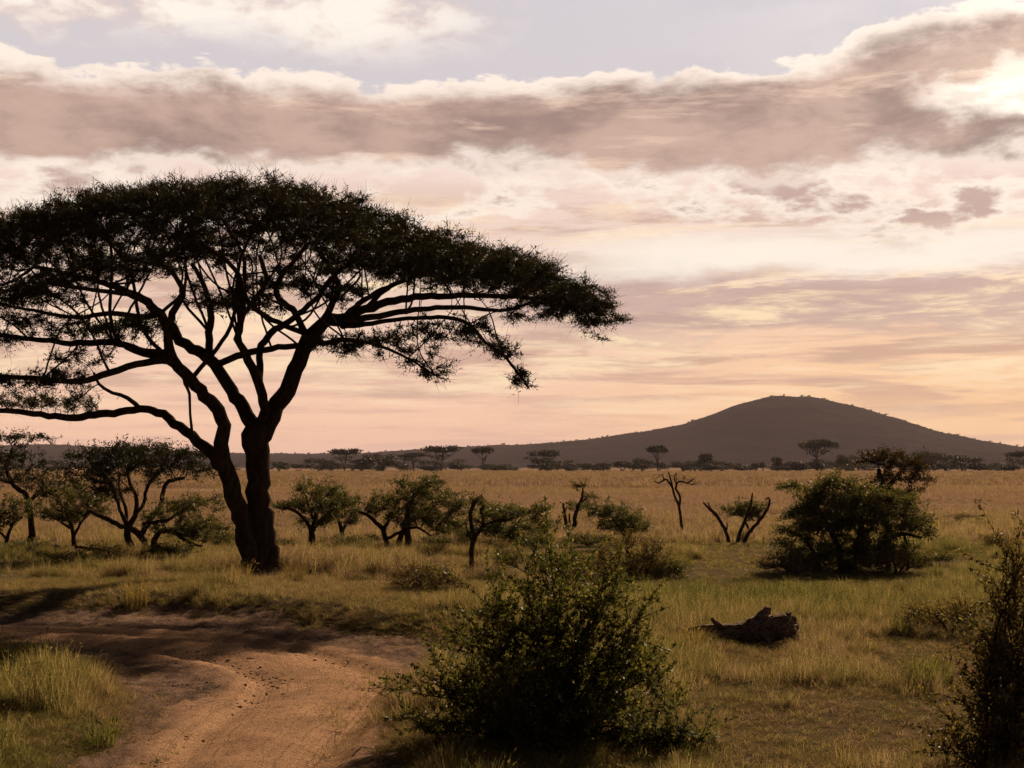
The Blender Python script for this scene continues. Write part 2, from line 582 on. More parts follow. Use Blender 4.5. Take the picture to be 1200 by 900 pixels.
# hill on the far side of the plain
HD = 3000.0
prof_x = np.array([-900, -300, 0, 60, 120, 200, 260, 320, 400, 480, 560, 640, 700, 760, 800, 840, 870, 900, 920, 950, 1000, 1050, 1100, 1150, 1200, 1350, 1800])
prof_y = np.array([524, 522, 523, 522, 524, 529, 532, 533, 532, 528, 524, 519, 515, 507, 499, 486, 474, 466, 464, 466, 478, 491, 505, 516, 524, 533, 538])
xs = np.linspace(-2700, 2700, 420)
ys = np.linspace(1400, 4700, 90)
X, Y = np.meshgrid(xs, ys)
pxx = HX + X / Y * F
H = sum(np.interp(pxx + o_, prof_x, HY - prof_y) for o_ in (-9, -5, 0, 5, 9)) / 5.0 / F * HD
t = np.clip(1 - np.abs(Y - HD) / np.where(Y < HD, 1350, 1600), 0, 1)
cross = (t * t * (3 - 2 * t)) ** 1.25
HZ = H * cross * (1 + 0.0 * X) + 5.0 * sines(X * 0.022, Y * 0.007) * cross * np.clip(H / 60, 0.3, 1.3) + 2.5 * sines(X * 0.05 + 3, Y * 0.02) * cross + 1.2 * sines(X * 0.1, Y * 0.1) * cross + CAMZ * cross - 1.5 * (1 - cross)
idx = np.arange(X.size).reshape(X.shape)
quads = np.stack([idx[:-1, :-1].ravel(), idx[:-1, 1:].ravel(), idx[1:, 1:].ravel(), idx[1:, :-1].ravel()], 1)
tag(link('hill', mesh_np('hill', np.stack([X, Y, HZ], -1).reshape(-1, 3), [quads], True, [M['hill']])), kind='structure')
HXS, HYS = xs, ys


def hill_z(x, y):
    fx = np.clip((x - HXS[0]) / (HXS[1] - HXS[0]), 0, len(HXS) - 1.001)
    fy = np.clip((y - HYS[0]) / (HYS[1] - HYS[0]), 0, len(HYS) - 1.001)
    i, j = fx.astype(int), fy.astype(int)
    u, v = fx - i, fy - j
    return (HZ[j, i] * (1 - u) * (1 - v) + HZ[j, i + 1] * u * (1 - v) + HZ[j + 1, i] * (1 - u) * v + HZ[j + 1, i + 1] * u * v)


# ------------------------------------------------------------------ vegetation tools
def leaves(C, L, W, updir=0.0, axis_dir=None, spread=1.0):
    """diamond leaves; returns V, quads"""
    n = len(C)
    u = rng.normal(size=(n, 3))
    u[:, 2] += updir
    if axis_dir is not None:
        u = unit(u) * spread + axis_dir
    u = unit(u)
    w = unit(np.cross(u, rng.normal(size=(n, 3))))
    nn = np.cross(u, w)
    L = (L * rng.uniform(0.45, 1.45, n))[:, None]
    W = (W * rng.uniform(0.7, 1.25, n))[:, None]
    V = np.stack([C, C + u * L * 0.45 + w * W * 0.5 + nn * W * 0.15, C + u * L, C + u * L * 0.45 - w * W * 0.5 + nn * W * 0.15], 1)
    return V.reshape(-1, 3), np.arange(n * 4).reshape(n, 4)


def twigs(C, D, L, r, bend=0.35):
    """thin crooked three-sided twigs; returns V, tris+quads as quads, and points along each"""
    n = len(C)
    L = (L * rng.uniform(0.5, 1.4, n))[:, None]
    D = unit(D)
    p1 = C + D * L * 0.5
    D2 = unit(D + rng.normal(size=(n, 3)) * bend)
    p2 = p1 + D2 * L * 0.5
    a = unit(np.cross(D, rng.normal(size=(n, 3))))
    b = np.cross(D, a)
    rr = np.broadcast_to(np.asarray(r, float), (n,))[:, None]
    V = []
    for p, s in ((C, 1.0), (p1, 0.7), (p2, 0.3)):
        for k in range(3):
            th = 2.094 * k
            V.append(p + (a * math.cos(th) + b * math.sin(th)) * rr * s)
    V = np.stack(V, 1).reshape(-1, 3)
    base = (np.arange(n) * 9)[:, None]
    F_ = []
    for ring in (0, 3):
        for k in range(3):
            F_.append(base + np.array([[ring + k, ring + (k + 1) % 3, ring + 3 + (k + 1) % 3, ring + 3 + k]]))
    return V, np.concatenate(F_), (C, p1, p2)


def join_vf(parts):
    V, F_, off = [], [], 0
    for v, f in parts:
        V.append(v)
        F_.append(f + off)
        off += len(v)
    return np.concatenate(V), np.concatenate(F_)


def colonize(nodes, parent, attr, D, di, dk, iters, up=0.0, jit=0.25, base_ok=None):
    """space colonisation; nodes list of points, parent list of indices"""
    nodes = [np.asarray(p, float) for p in nodes]
    parent = list(parent)
    attr = attr.copy()
    NA = np.array(nodes)
    nd = np.full(len(attr), 1e9)
    ni = np.zeros(len(attr), int)

    def upd(new, first):
        nonlocal nd, ni
        for s in range(0, len(new), 400):
            blk = new[s:s + 400]
            d2 = ((attr[:, None, :] - blk[None]) ** 2).sum(-1)
            j = d2.argmin(1)
            dm = np.sqrt(d2[np.arange(len(attr)), j])
            if base_ok is not None and first == 0:
                pass
            b = dm < nd
            nd = np.where(b, dm, nd)
            ni = np.where(b, j + first + s, ni)
    upd(NA, 0)
    for it in range(iters):
        act = nd < di
        if not act.any():
            if len(attr) == 0:
                break
            act = nd <= nd.min() + D
        k = ni[act]
        dirs = unit(attr[act] - np.array([nodes[i] for i in k]))
        uk, inv = np.unique(k, return_inverse=True)
        acc = np.zeros((len(uk), 3))
        np.add.at(acc, inv, dirs)
        acc = unit(acc)
        acc = unit(acc + rng.normal(size=acc.shape) * jit + np.array([0, 0, up]))
        new = np.array([nodes[i] for i in uk]) + acc * D
        # refuse growth that repeats an older step
        cur = np.array(nodes[-1500:])
        ok = np.sqrt(((new[:, None] - cur[None]) ** 2).sum(-1)).min(1) > D * 0.35
        if not ok.any():
            far = nd > dk
            kill = ~far
            kill |= act & (rng.random(len(attr)) < 0.3)
            attr, nd, ni = attr[~kill], nd[~kill], ni[~kill]
            if len(attr) == 0:
                break
            continue
        first = len(nodes)
        for p, q in zip(new[ok], uk[ok]):
            nodes.append(p)
            parent.append(int(q))
        upd(new[ok], first)
        kp = nd > dk
        attr, nd, ni = attr[kp], nd[kp], ni[kp]
        if len(attr) == 0:
            break
    return np.array(nodes), np.array(parent)


def sides(r):
    return 16 if r > 0.12 else 10 if r > 0.05 else 7 if r > 0.025 else 5 if r > 0.012 else 3


def tube(pts, rad, flute=0.0, cap=True):
    """swept tube with its own frame; returns V, quads"""
    pts = np.asarray(pts, float)
    rad = np.asarray(rad, float)
    n = len(pts)
    k = sides(rad.max())
    T = unit(np.gradient(pts, axis=0))
    a = np.cross(T[0], [0.3, 1.0, 0.2])
    if np.linalg.norm(a) < 1e-3:
        a = np.cross(T[0], [1, 0, 0])
    a = a / np.linalg.norm(a)
    th = np.arange(k) * 2 * math.pi / k
    V = np.zeros((n, k, 3))
    ph = rng.uniform(0, 6.28, 4)
    for i in range(n):
        a = a - T[i] * (a @ T[i])
        a = a / max(np.linalg.norm(a), 1e-9)
        b = np.cross(T[i], a)
        rr = rad[i]
        if flute:
            m = 1 + flute * (np.sin(3 * th + ph[0] + i * 0.09) * 0.6 + np.sin(5 * th + ph[1] - i * 0.13) * 0.4 + np.sin(2 * th + ph[2] + i * 0.3) * 0.3) + flute * 0.10 * rng.normal(size=k)
        else:
            m = np.ones(k)
        V[i] = pts[i] + (np.cos(th) * m * rr)[:, None] * a + (np.sin(th) * m * rr)[:, None] * b
    idx = np.arange(n * k).reshape(n, k)
    nx = np.roll(idx, -1, 1)
    Q = np.stack([idx[:-1].ravel(), nx[:-1].ravel(), nx[1:].ravel(), idx[1:].ravel()], 1)
    V = V.reshape(-1, 3)
    if cap and rad[-1] > 0.004:
        V = np.concatenate([V, pts[-1:] + T[-1:] * rad[-1] * 0.6])
        c = len(V) - 1
        last = idx[-1]
        Q = np.concatenate([Q, np.stack([last, np.roll(last, -1), np.full(k, c), np.full(k, c)], 1)])
    return V, Q


def clean(Q):
    """split degenerate quads off as triangles"""
    deg = Q[:, 2] == Q[:, 3]
    out = []
    if (~deg).any():
        out.append(Q[~deg])
    if deg.any():
        out.append(Q[deg][:, :3])
    return out


def smooth_line(pts, step):
    """Catmull-Rom through control points of any width, sampled about every step (first 3 columns)"""
    pts = np.asarray(pts, float)
    if len(pts) < 3:
        n = max(2, int(np.linalg.norm(pts[-1, :3] - pts[0, :3]) / step) + 1)
        t = np.linspace(0, 1, n)[:, None]
        return pts[0] * (1 - t) + pts[-1] * t
    p = np.concatenate([[2 * pts[0] - pts[1]], pts, [2 * pts[-1] - pts[-2]]])
    out = []
    for i in range(1, len(p) - 2):
        n = max(1, int(round(np.linalg.norm(p[i + 1, :3] - p[i, :3]) / step)))
        for j in range(n):
            t = j / n
            out.append(0.5 * (2 * p[i] + (p[i + 1] - p[i - 1]) * t + (2 * p[i - 1] - 5 * p[i] + 4 * p[i + 1] - p[i + 2]) * t * t +
                              (3 * p[i] - p[i - 1] - 3 * p[i + 1] + p[i + 2]) * t ** 3))
    out.append(pts[-1])
    return np.array(out)


def chains(nodes, parent, n0, rad):
    """split the grown part (index >= n0) into runs for tubes"""
    kids = {}
    for i in range(n0, len(nodes)):
        kids.setdefault(int(parent[i]), []).append(i)
    done = set()
    res = []
    stack = []
    for p in list(kids):
        if p < n0:
            for c in kids[p]:
                stack.append((p, c))
    while stack:
        p, c = stack.pop()
        run = [p, c]
        cur = c
        while cur in kids:
            ks = sorted(kids[cur], key=lambda q: -rad[q])
            for o in ks[1:]:
                stack.append((cur, o))
            run.append(ks[0])
            cur = ks[0]
        res.append(run)
    return res


def pipe(nodes, parent, n0, tip, ex):
    acc = np.zeros(len(nodes))
    haskid = np.zeros(len(nodes), bool)
    for i in range(len(nodes) - 1, n0 - 1, -1):
        if not haskid[i]:
            acc[i] = tip ** ex
        p = parent[i]
        if p >= 0:
            acc[p] += acc[i]
            haskid[p] = True
    return np.maximum(acc, 0) ** (1.0 / ex), haskid


def build_tree(name, label, cat, d, stems, clumps=None, n_attr=200, step=0.12, di=1.2, dk=0.2, up=0.0, tip=0.006, leaf=None,
               twig=None, group=None, bark='bark', attr_pts=None, limb_name='limb', flute=0.05, near=0.5, thin=1.0, attr_w=None, iters=120, jit=0.25, ex=2.2):
    """stems: list of control lines [(px, py, diameter_px, depth offset), ...]; the first starts at the ground.
    clumps: [(px, py, rx, ry, depth offset, depth radius)] ellipsoids of foliage"""
    base = P(stems[0][0][0], stems[0][0][1], d + stems[0][0][3])
    bz = gz(base[0], base[1])
    o = bpy.data.objects.new(name, None)
    COL.objects.link(o)
    o.location = (base[0], base[1], bz)
    tag(o, label, cat, group)
    org = np.array([base[0], base[1], bz])
    nodes, parent, expl = [], [], []
    for si, st in enumerate(stems):
        pts = np.array([[*P(q[0], q[1], d + q[3]), q[2] * 0.5 * thin / F * (d + q[3])] for q in st])
        ln = smooth_line(pts, max(step, 0.10))
        if abs(st[0][1] - stems[0][0][1]) < 18 and (si == 0 or len(st[0]) > 4):      # rooted in the ground
            ln[0, 2] = gz(ln[0, 0], ln[0, 1]) - 0.06
            par = -1
        elif si > 0:
            dd = [np.linalg.norm(n_ - ln[0, :3]) for n_ in nodes]
            par = int(np.argmin(dd))
            if dd[par] < 0.5:
                ln[0, :3] = nodes[par]
        else:
            par = -1
        if len(ln) > 5:
            ln[1:-1, :3] += rng.normal(size=(len(ln) - 2, 3)) * ln[1:-1, 3:4] * 0.16
        first = len(nodes)
        for j, q in enumerate(ln):
            nodes.append(q[:3])
            expl.append(q[3])
            parent.append(par if j == 0 else first + j - 1)
        v, q = tube(ln[:, :3], ln[:, 3], flute if ln[:, 3].max() > 0.03 else 0)
        nm = 'trunk' if si == 0 else limb_name
        link(nm, mesh_np(nm, v - org, clean(q), True, [M[bark]]), o)
    n0 = len(nodes)
    if clumps or attr_pts is not None:
        if attr_pts is None:
            A = []
            vol = np.array([c[2] * c[3] ** 0.7 * (c[5] if len(c) > 5 else c[2]) for c in clumps]) ** 0.8
            for c, w in zip(clumps, vol / vol.sum()):
                m = max(4, int(n_attr * 1.25 * w))
                q = unit(rng.normal(size=(m, 3))) * (rng.random((m, 1)) ** 0.4)
                dr = (c[5] if len(c) > 5 else c[2])
                dc = d + (c[4] if len(c) > 4 else 0)
                dep = dc + q[:, 1] * dr / F * d
                A.append(np.stack([(c[0] + q[:, 0] * c[2] * 1.20 - HX) / F * dc, dep, CAMZ + (HY - c[1] + q[:, 2] * c[3] * 0.88) / F * dc], 1))
            A = np.concatenate(A)
        else:
            A = attr_pts
        zmin = ground_z(A[:, 0], A[:, 1]) + 0.06
        A[:, 2] = np.maximum(A[:, 2], zmin)
        nodes, parent = colonize(nodes, parent, A, step, di, dk, iters, up, jit)
        rad, haskid = pipe(nodes, parent, n0, tip, ex)
        expl = np.array(expl)
        rad[:n0] = expl
        # a branch is never thicker than the wood it leaves
        for i in range(n0, len(nodes)):
            rad[i] = min(rad[i], rad[parent[i]] * 0.92 if parent[i] < n0 else rad[parent[i]])
            rad[i] = max(rad[i], tip * 0.8)
        parts = []
        for run in chains(nodes, parent, n0, rad):
            rr = rad[run].copy()
            rr[0] = min(rr[0], rr[1] * 1.15)
            rr[-1] *= 0.5
            parts.append(tube(nodes[run], rr, 0, False))
        if parts:
            v, q = join_vf(parts)
            b = link('branches', mesh_np('branches', v - org, [q], True, [M[bark]]), o)
            tag(b, kind='stuff')
        # foliage sits on the thin outer wood
        out = np.where((np.arange(len(nodes)) >= n0) & (rad < (leaf or twig).get('rmax', 0.012)))[0]
        if len(out):
            NO = nodes[out]
            dm, jm = [], []
            for i in range(0, len(NO), 300):
                d2 = ((NO[i:i + 300, None] - A[None]) ** 2).sum(-1)
                jm.append(d2.argmin(1))
                dm.append(np.sqrt(d2.min(1)))
            dm, jm = np.concatenate(dm), np.concatenate(jm)
            wt = attr_w[jm] if attr_w is not None else np.ones(len(NO))
            sel = (dm < near) & (rng.random(len(NO)) < wt ** 0.5)
            out = out[sel]
        if len(out):
            dirs = unit(nodes[out] - nodes[parent[out]])
            parts = []
            if twig:
                k = rng.integers(0, len(out), int(len(out) * twig['n']))
                D = dirs[k] * 0.8 + rng.normal(size=(len(k), 3)) * np.array([1, 1, twig.get('flat', 0.7)]) * 0.7 + np.array([0, 0, twig.get('up', 0.1)])
                tv, tq, (p0, p1, p2) = twigs(nodes[out][k], D, twig['L'], twig['r'])
                tw = link('twigs', mesh_np('twigs', tv - org, [tq], False, [M[twig.get('mat', 'twig')]]), o)
                tag(tw, kind='stuff')
                w_ = rng.random((len(p0), 1))
                seats = [p0, p0 * w_ + p1 * (1 - w_), p1] if twig.get('inner') else [p0, p1, p2]
            else:
                seats = [nodes[out]]
            if leaf:
                S_ = np.concatenate(seats + [nodes[out]])
                nl = int(leaf['n'] * (1.3 if attr_pts is None else 1.0))
                k = rng.integers(0, len(S_), nl)
                C = S_[k] + rng.normal(size=(nl, 3)) * leaf.get('sp', 0.05) * np.array([1, 1, leaf.get('flat', 0.7)])
                C = C[C[:, 2] > ground_z(C[:, 0], C[:, 1]) + 0.02]
                v, q = leaves(C, leaf['L'], leaf['W'], leaf.get('updir', 0.2))
                cr = link('crown', mesh_np('crown', v - org, [q], False, [M[leaf['mat']]]), o)
                tag(cr, kind='stuff')
    return o


# ------------------------------------------------------------------ the big umbrella acacia
def main_tree():
    D0 = 30.0
    S = [  # (px, py, width px, depth offset)
        [(310, 686, 54, 0), (310, 672, 40, 0), (308, 645, 33, 0), (305, 605, 28, 0), (303, 560, 27, 0), (303, 530, 29, 0), (304, 510, 33, 0), (305, 496, 26, 0)],
        [(300, 684, 40, -0.15, 1), (297, 660, 28, -0.15), (290, 632, 24, -0.2), (280, 598, 21, -0.3), (268, 562, 20, -0.5), (260, 540, 19, -0.6), (259, 518, 17, -0.6), (262, 500, 16, -0.7),
         (257, 482, 16, -0.8), (240, 463, 15, -1.0), (223, 445, 14, -1.2), (208, 428, 13, -1.4), (198, 412, 12, -1.6), (196, 390, 10, -2.0), (205, 362, 8, -2.6), (215, 340, 7, -3.0), (196, 315, 5, -3.4), (160, 305, 4, -4.0)],
        # long low limb to the left
        [(262, 548, 16, -0.55), (245, 530, 14, -0.5), (225, 512, 12, -0.3), (205, 496, 11, 0.0), (185, 484, 10, 0.2), (165, 479, 9, 0.4), (140, 483, 9, 0.6), (110, 486, 9, 0.8), (80, 489, 8, 1.0), (40, 485, 7, 1.2), (0, 480, 6, 1.4), (-40, 473, 4, 1.6)],
        # left fork of the main stem
        [(302, 514, 20, 0), (292, 490, 17, 0.2), (272, 458, 15, 0.5), (252, 428, 14, 0.8), (232, 411, 13, 1.1), (212, 398, 12, 1.4), (188, 367, 11, 1.8), (160, 347, 9, 2.2), (128, 334, 7, 2.6), (85, 322, 5, 3.0), (40, 312, 4, 3.2)],
        # centre stem
        [(306, 500, 15, 0), (311, 480, 12, -0.2), (303, 450, 11, -0.3), (291, 421, 10, -0.5), (279, 397, 8, -0.8), (283, 378, 8, -1.0), (283, 348, 7, -1.4), (280, 323, 6, -1.8), (265, 305, 5, -2.2), (234, 284, 4, -2.8)],
        [(303, 450, 9, -0.3), (304, 420, 8, 0.1), (306, 405, 8, 0.4), (322, 386, 8, 0.8), (345, 372, 7, 1.2), (372, 348, 6, 1.7), (392, 322, 5, 2.2), (420, 300, 4, 2.8)],
        # right fork, the thickest
        [(305, 516, 22, 0), (317, 490, 21, 0.0), (332, 465, 20, 0.0), (345, 435, 19, 0.0), (353, 415, 18, 0.0), (362, 394, 17, 0.0), (382, 378, 15, 0.0), (404, 371, 12, -0.1), (428, 362, 10, -0.3), (462, 352, 9, -0.5), (495, 348, 8, -0.7), (530, 346, 7, -0.8), (565, 347, 6, -0.9), (600, 348, 5, -1.0), (650, 350, 3, -1.2)],
        [(385, 379, 10, 0.0), (428, 373, 8, 0.6), (477, 365, 7, 1.2), (520, 360, 6, 1.6), (560, 362, 5, 1.9), (594, 363, 4, 2.1), (628, 354, 3, 2.3), (670, 352, 2.5, 2.4)],
        # drooping right limb
        [(395, 384, 7, -0.2), (428, 380, 6, -0.8), (470, 374, 5, -1.3), (520, 372, 5, -1.7), (550, 380, 4.5, -1.9), (567, 400, 4, -2.0), (587, 414, 3.5, -2.0), (602, 430, 3, -2.0), (620, 455, 2, -2.0)],
        [(362, 396, 9, 0.0), (380, 402, 7, -0.6), (404, 398, 6, -1.2), (440, 404, 4, -1.9), (478, 420, 3, -2.4), (510, 440, 2, -2.7)],
        # right, going up
        [(376, 382, 9, 0.0), (388, 358, 8, 0.7), (397, 337, 7, 1.3), (384, 312, 6, 1.9), (372, 292, 4, 2.4)],
        [(360, 398, 10, 0.0), (352, 380, 8, -0.5), (342, 362, 8, -1.1), (324, 346, 7, -1.7), (330, 322, 6, -2.3), (350, 300, 5, -2.8), (360, 285, 4, -3.4)],
        [(428, 362, 7, -0.3), (450, 340, 6, -1.0), (480, 325, 5, -1.8), (520, 312, 4, -2.6), (560, 308, 3, -3.2)],
        [(404, 371, 8, 0), (432, 348, 6, 0.9), (470, 330, 5, 1.9), (510, 318, 4, 2.8), (550, 312, 3, 3.6)],
        # left limbs
        [(208, 428, 9, -1.4), (190, 421, 9, -1.6), (160, 427, 8, -1.9), (128, 437, 8, -2.2), (93, 447, 7, -2.5), (50, 444, 6, -2.7), (0, 440, 5, -2.9), (-40, 436, 4, -3.0)],
        [(198, 414, 9, -1.6), (168, 412, 8, -1.2), (133, 401, 8, -0.8), (84, 402, 7, -0.4), (34, 397, 6, 0.0), (-10, 391, 5, 0.3)],
        [(188, 367, 8, 1.8), (165, 372, 7, 1.4), (130, 367, 6, 1.0), (90, 372, 5, 0.6), (40, 364, 4, 0.2), (0, 356, 3, 0.0)],
        [(198, 385, 8, -2.0), (178, 360, 7, -2.6), (150, 345, 6, -3.2), (110, 340, 5, -3.9), (60, 332, 4, -4.4)],
        [(252, 428, 8, 0.8), (285, 415, 8, 0.5), (318, 408, 7, 0.2), (350, 405, 7, 0.0)],
        [(245, 422, 9, 0.8), (246, 390, 9, 0.5), (247, 362, 8, 0.2), (240, 335, 6, -0.4), (225, 310, 5, -1.0)],
        [(283, 370, 6, -1.0), (300, 350, 6, -0.4), (312, 328, 5, 0.4), (305, 300, 4, 1.2)],
        # twisted side limb hanging off the low left limb
        [(165, 479, 6, 0.4), (150, 466, 5, 0.2), (132, 460, 4, 0.0), (116, 450, 3.5, -0.2), (110, 437, 3, -0.4)],
        # dead hanging branch
        [(214, 434, 4, -1.3), (217, 450, 4, -1.2), (222, 462, 3.5, -1.0), (223, 485, 3, -0.8), (226, 514, 4, -0.4)],
    ]
    cx, cy = -5.55, 30.4
    # attraction points in the umbrella shell
    n = 11500
    th = rng.uniform(0, 2 * math.pi, n)
    r = np.sqrt(rng.random(n))
    r = np.where(rng.random(n) < 0.22, 0.86 + 0.14 * rng.random(n), r)
    rough_edge = 1 + 0.05 * np.sin(5 * th + 1) + 0.05 * np.sin(11 * th + 2.2) + 0.04 * np.sin(23 * th)
    ux, uy = r * np.cos(th) * rough_edge, r * np.sin(th) * rough_edge
    x = np.where(ux > 0, ux * 7.35, ux * 9.0)
    y = uy * 5.0

    def ztop(x, y):
        drop = np.interp(x, [-9.2, -8, -5.6, -3.5, -2, 0, 1, 2, 3.6, 5.7, 7.0, 7.8], [2.9, 2.2, 1.10, 0.50, 0.16, 0.0, 0.05, 0.28, 0.82, 1.40, 1.80, 2.3])
        return 8.33 - drop - np.where(y < 0, 1.15, 0.25) * (np.abs(y) / 5.0) ** 2.0
    thick = 0.14 + 0.46 * rng.random(n) ** 1.4 + 0.22 * (r > 0.85) * rng.random(n)
    z = ztop(x, y) - thick
    cl = sines(x * 1.1 + 3, y * 1.1)
    cl2 = sines(x * 3.0, y * 3.0 + z * 2)
    keep = (cl + 0.6 * cl2 + rng.normal(size=n) * 0.25) > -0.62
    A = np.stack([x + cx, y + cy, z], 1)[keep]
    # lower plates and sprays of foliage
    ex = []
    wts = [np.ones(len(A))]
    for (px, py, rx, ry, dep, m, w) in [
            (150, 316, 75, 5, -3.8, 100, .8), (60, 328, 70, 6, 3.0, 90, .8), (40, 350, 60, 5, -3.5, 90, .7), (120, 386, 80, 5, -1.0, 110, .55), (170, 380, 40, 5, 1.5, 50, .5),
            (30, 375, 45, 5, 0.4, 60, .5), (280, 362, 52, 5, -2.6, 60, .5), (330, 335, 44, 5, 2.0, 60, .6), (430, 312, 66, 9, 2.6, 110, .9), (500, 318, 75, 10, -2.8, 150, .9),
            (570, 326, 64, 12, 3.0, 140, .9), (600, 322, 72, 13, -2.0, 140, .9), (660, 350, 52, 15, 0.5, 140, .9), (692, 368, 24, 18, 0.3, 80, .6), (700, 385, 12, 16, 0.1, 30, .3), (640, 370, 55, 7, 2.2, 60, .35),
            (440, 400, 60, 6, -1.9, 70, .4), (485, 416, 40, 7, -2.3, 60, .35), (500, 436, 26, 10, -2.6, 40, .25), (530, 383, 50, 6, -1.5, 50, .4), (545, 402, 30, 12, -1.9, 40, .22), (590, 414, 24, 9, -2.0, 40, .35), (612, 442, 16, 14, -2.0, 45, .28),
            (40, 446, 70, 4, -2.7, 90, .4), (10, 470, 50, 8, 1.3, 70, .35), (80, 470, 60, 8, 0.8, 50, .25), (-10, 398, 40, 6, 0.2, 40, .4), (375, 404, 26, 9, -0.6, 26, .2), (410, 412, 22, 12, -1.2, 24, .2),
            (390, 343, 46, 6, 1.2, 50, .5), (230, 300, 66, 7, -1.0, 60, .8), (90, 423, 50, 5, -1.0, 30, .3), (250, 343, 46, 5, 0.4, 40, .45), (350, 318, 50, 6, -1.4, 50, .6)]:
        q = unit(rng.normal(size=(m, 3))) * (rng.random((m, 1)) ** 0.45)
        dep = D0 + dep + q[:, 1] * 1.2
        ex.append(np.stack([(px + q[:, 0] * rx - HX) / F * dep, dep, CAMZ + (HY - py + q[:, 2] * ry) / F * dep], 1))
        wts.append(np.full(m, w))
    wts = np.concatenate(wts)
    # secondary limbs that climb from the traced ones into the umbrella
    shell = A
    sec = []
    for L_ in S[1:-2]:
        if L_[0][1] > 560 and len(L_) < 8:
            continue
        for t_ in range(4):
            k0 = int(rng.integers(max(1, len(L_) // 3), len(L_)))
            q0 = L_[k0]
            if q0[1] > 445:
                continue
            p0 = P(q0[0], q0[1], D0 + q0[3])
            dd = np.linalg.norm((shell - p0)[:, :2], axis=1)
            cand = np.where((dd > 0.5) & (dd < 2.6) & (shell[:, 2] > p0[2] + 0.35))[0]
            if len(cand) == 0:
                continue
            e = shell[rng.choice(cand)]
            m1 = p0 * 0.68 + e * 0.32 + rng.normal(size=3) * 0.22 + np.array([0, 0, -0.10])
            m2 = p0 * 0.33 + e * 0.67 + rng.normal(size=3) * 0.22
            w0 = max(1.8, q0[2] * 0.40)
            ln_ = []
            for pt, ww in ((p0, w0), (m1, w0 * 0.85), (m2, w0 * 0.65), (e, 1.6)):
                ln_.append((HX + pt[0] / pt[1] * F, HY - (pt[2] - CAMZ) / pt[1] * F, ww, pt[1] - D0))
            sec.append(ln_)
    S = S + sec
    A = np.concatenate([A] + ex)
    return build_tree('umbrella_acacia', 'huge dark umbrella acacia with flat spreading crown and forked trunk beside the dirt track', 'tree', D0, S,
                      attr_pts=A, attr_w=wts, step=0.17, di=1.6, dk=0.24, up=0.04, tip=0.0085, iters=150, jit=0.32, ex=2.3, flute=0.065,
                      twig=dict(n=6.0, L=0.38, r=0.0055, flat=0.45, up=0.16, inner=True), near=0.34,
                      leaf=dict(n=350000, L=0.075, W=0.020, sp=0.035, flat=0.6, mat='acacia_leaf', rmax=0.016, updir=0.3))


main_tree()

# ------------------------------------------------------------------ smaller trees and shrubs on the plain
LF = dict(n=5200, L=0.080, W=0.030, sp=0.045, flat=0.5, mat='olive_leaf', rmax=0.014)
TW = dict(n=1.6, L=0.26, r=0.005, flat=0.5, up=0.12)


def lf(**k):
    q = dict(LF)
    q.update(k)
    return q


def tw(**k):
    q = dict(TW)
    q.update(k)
    return q


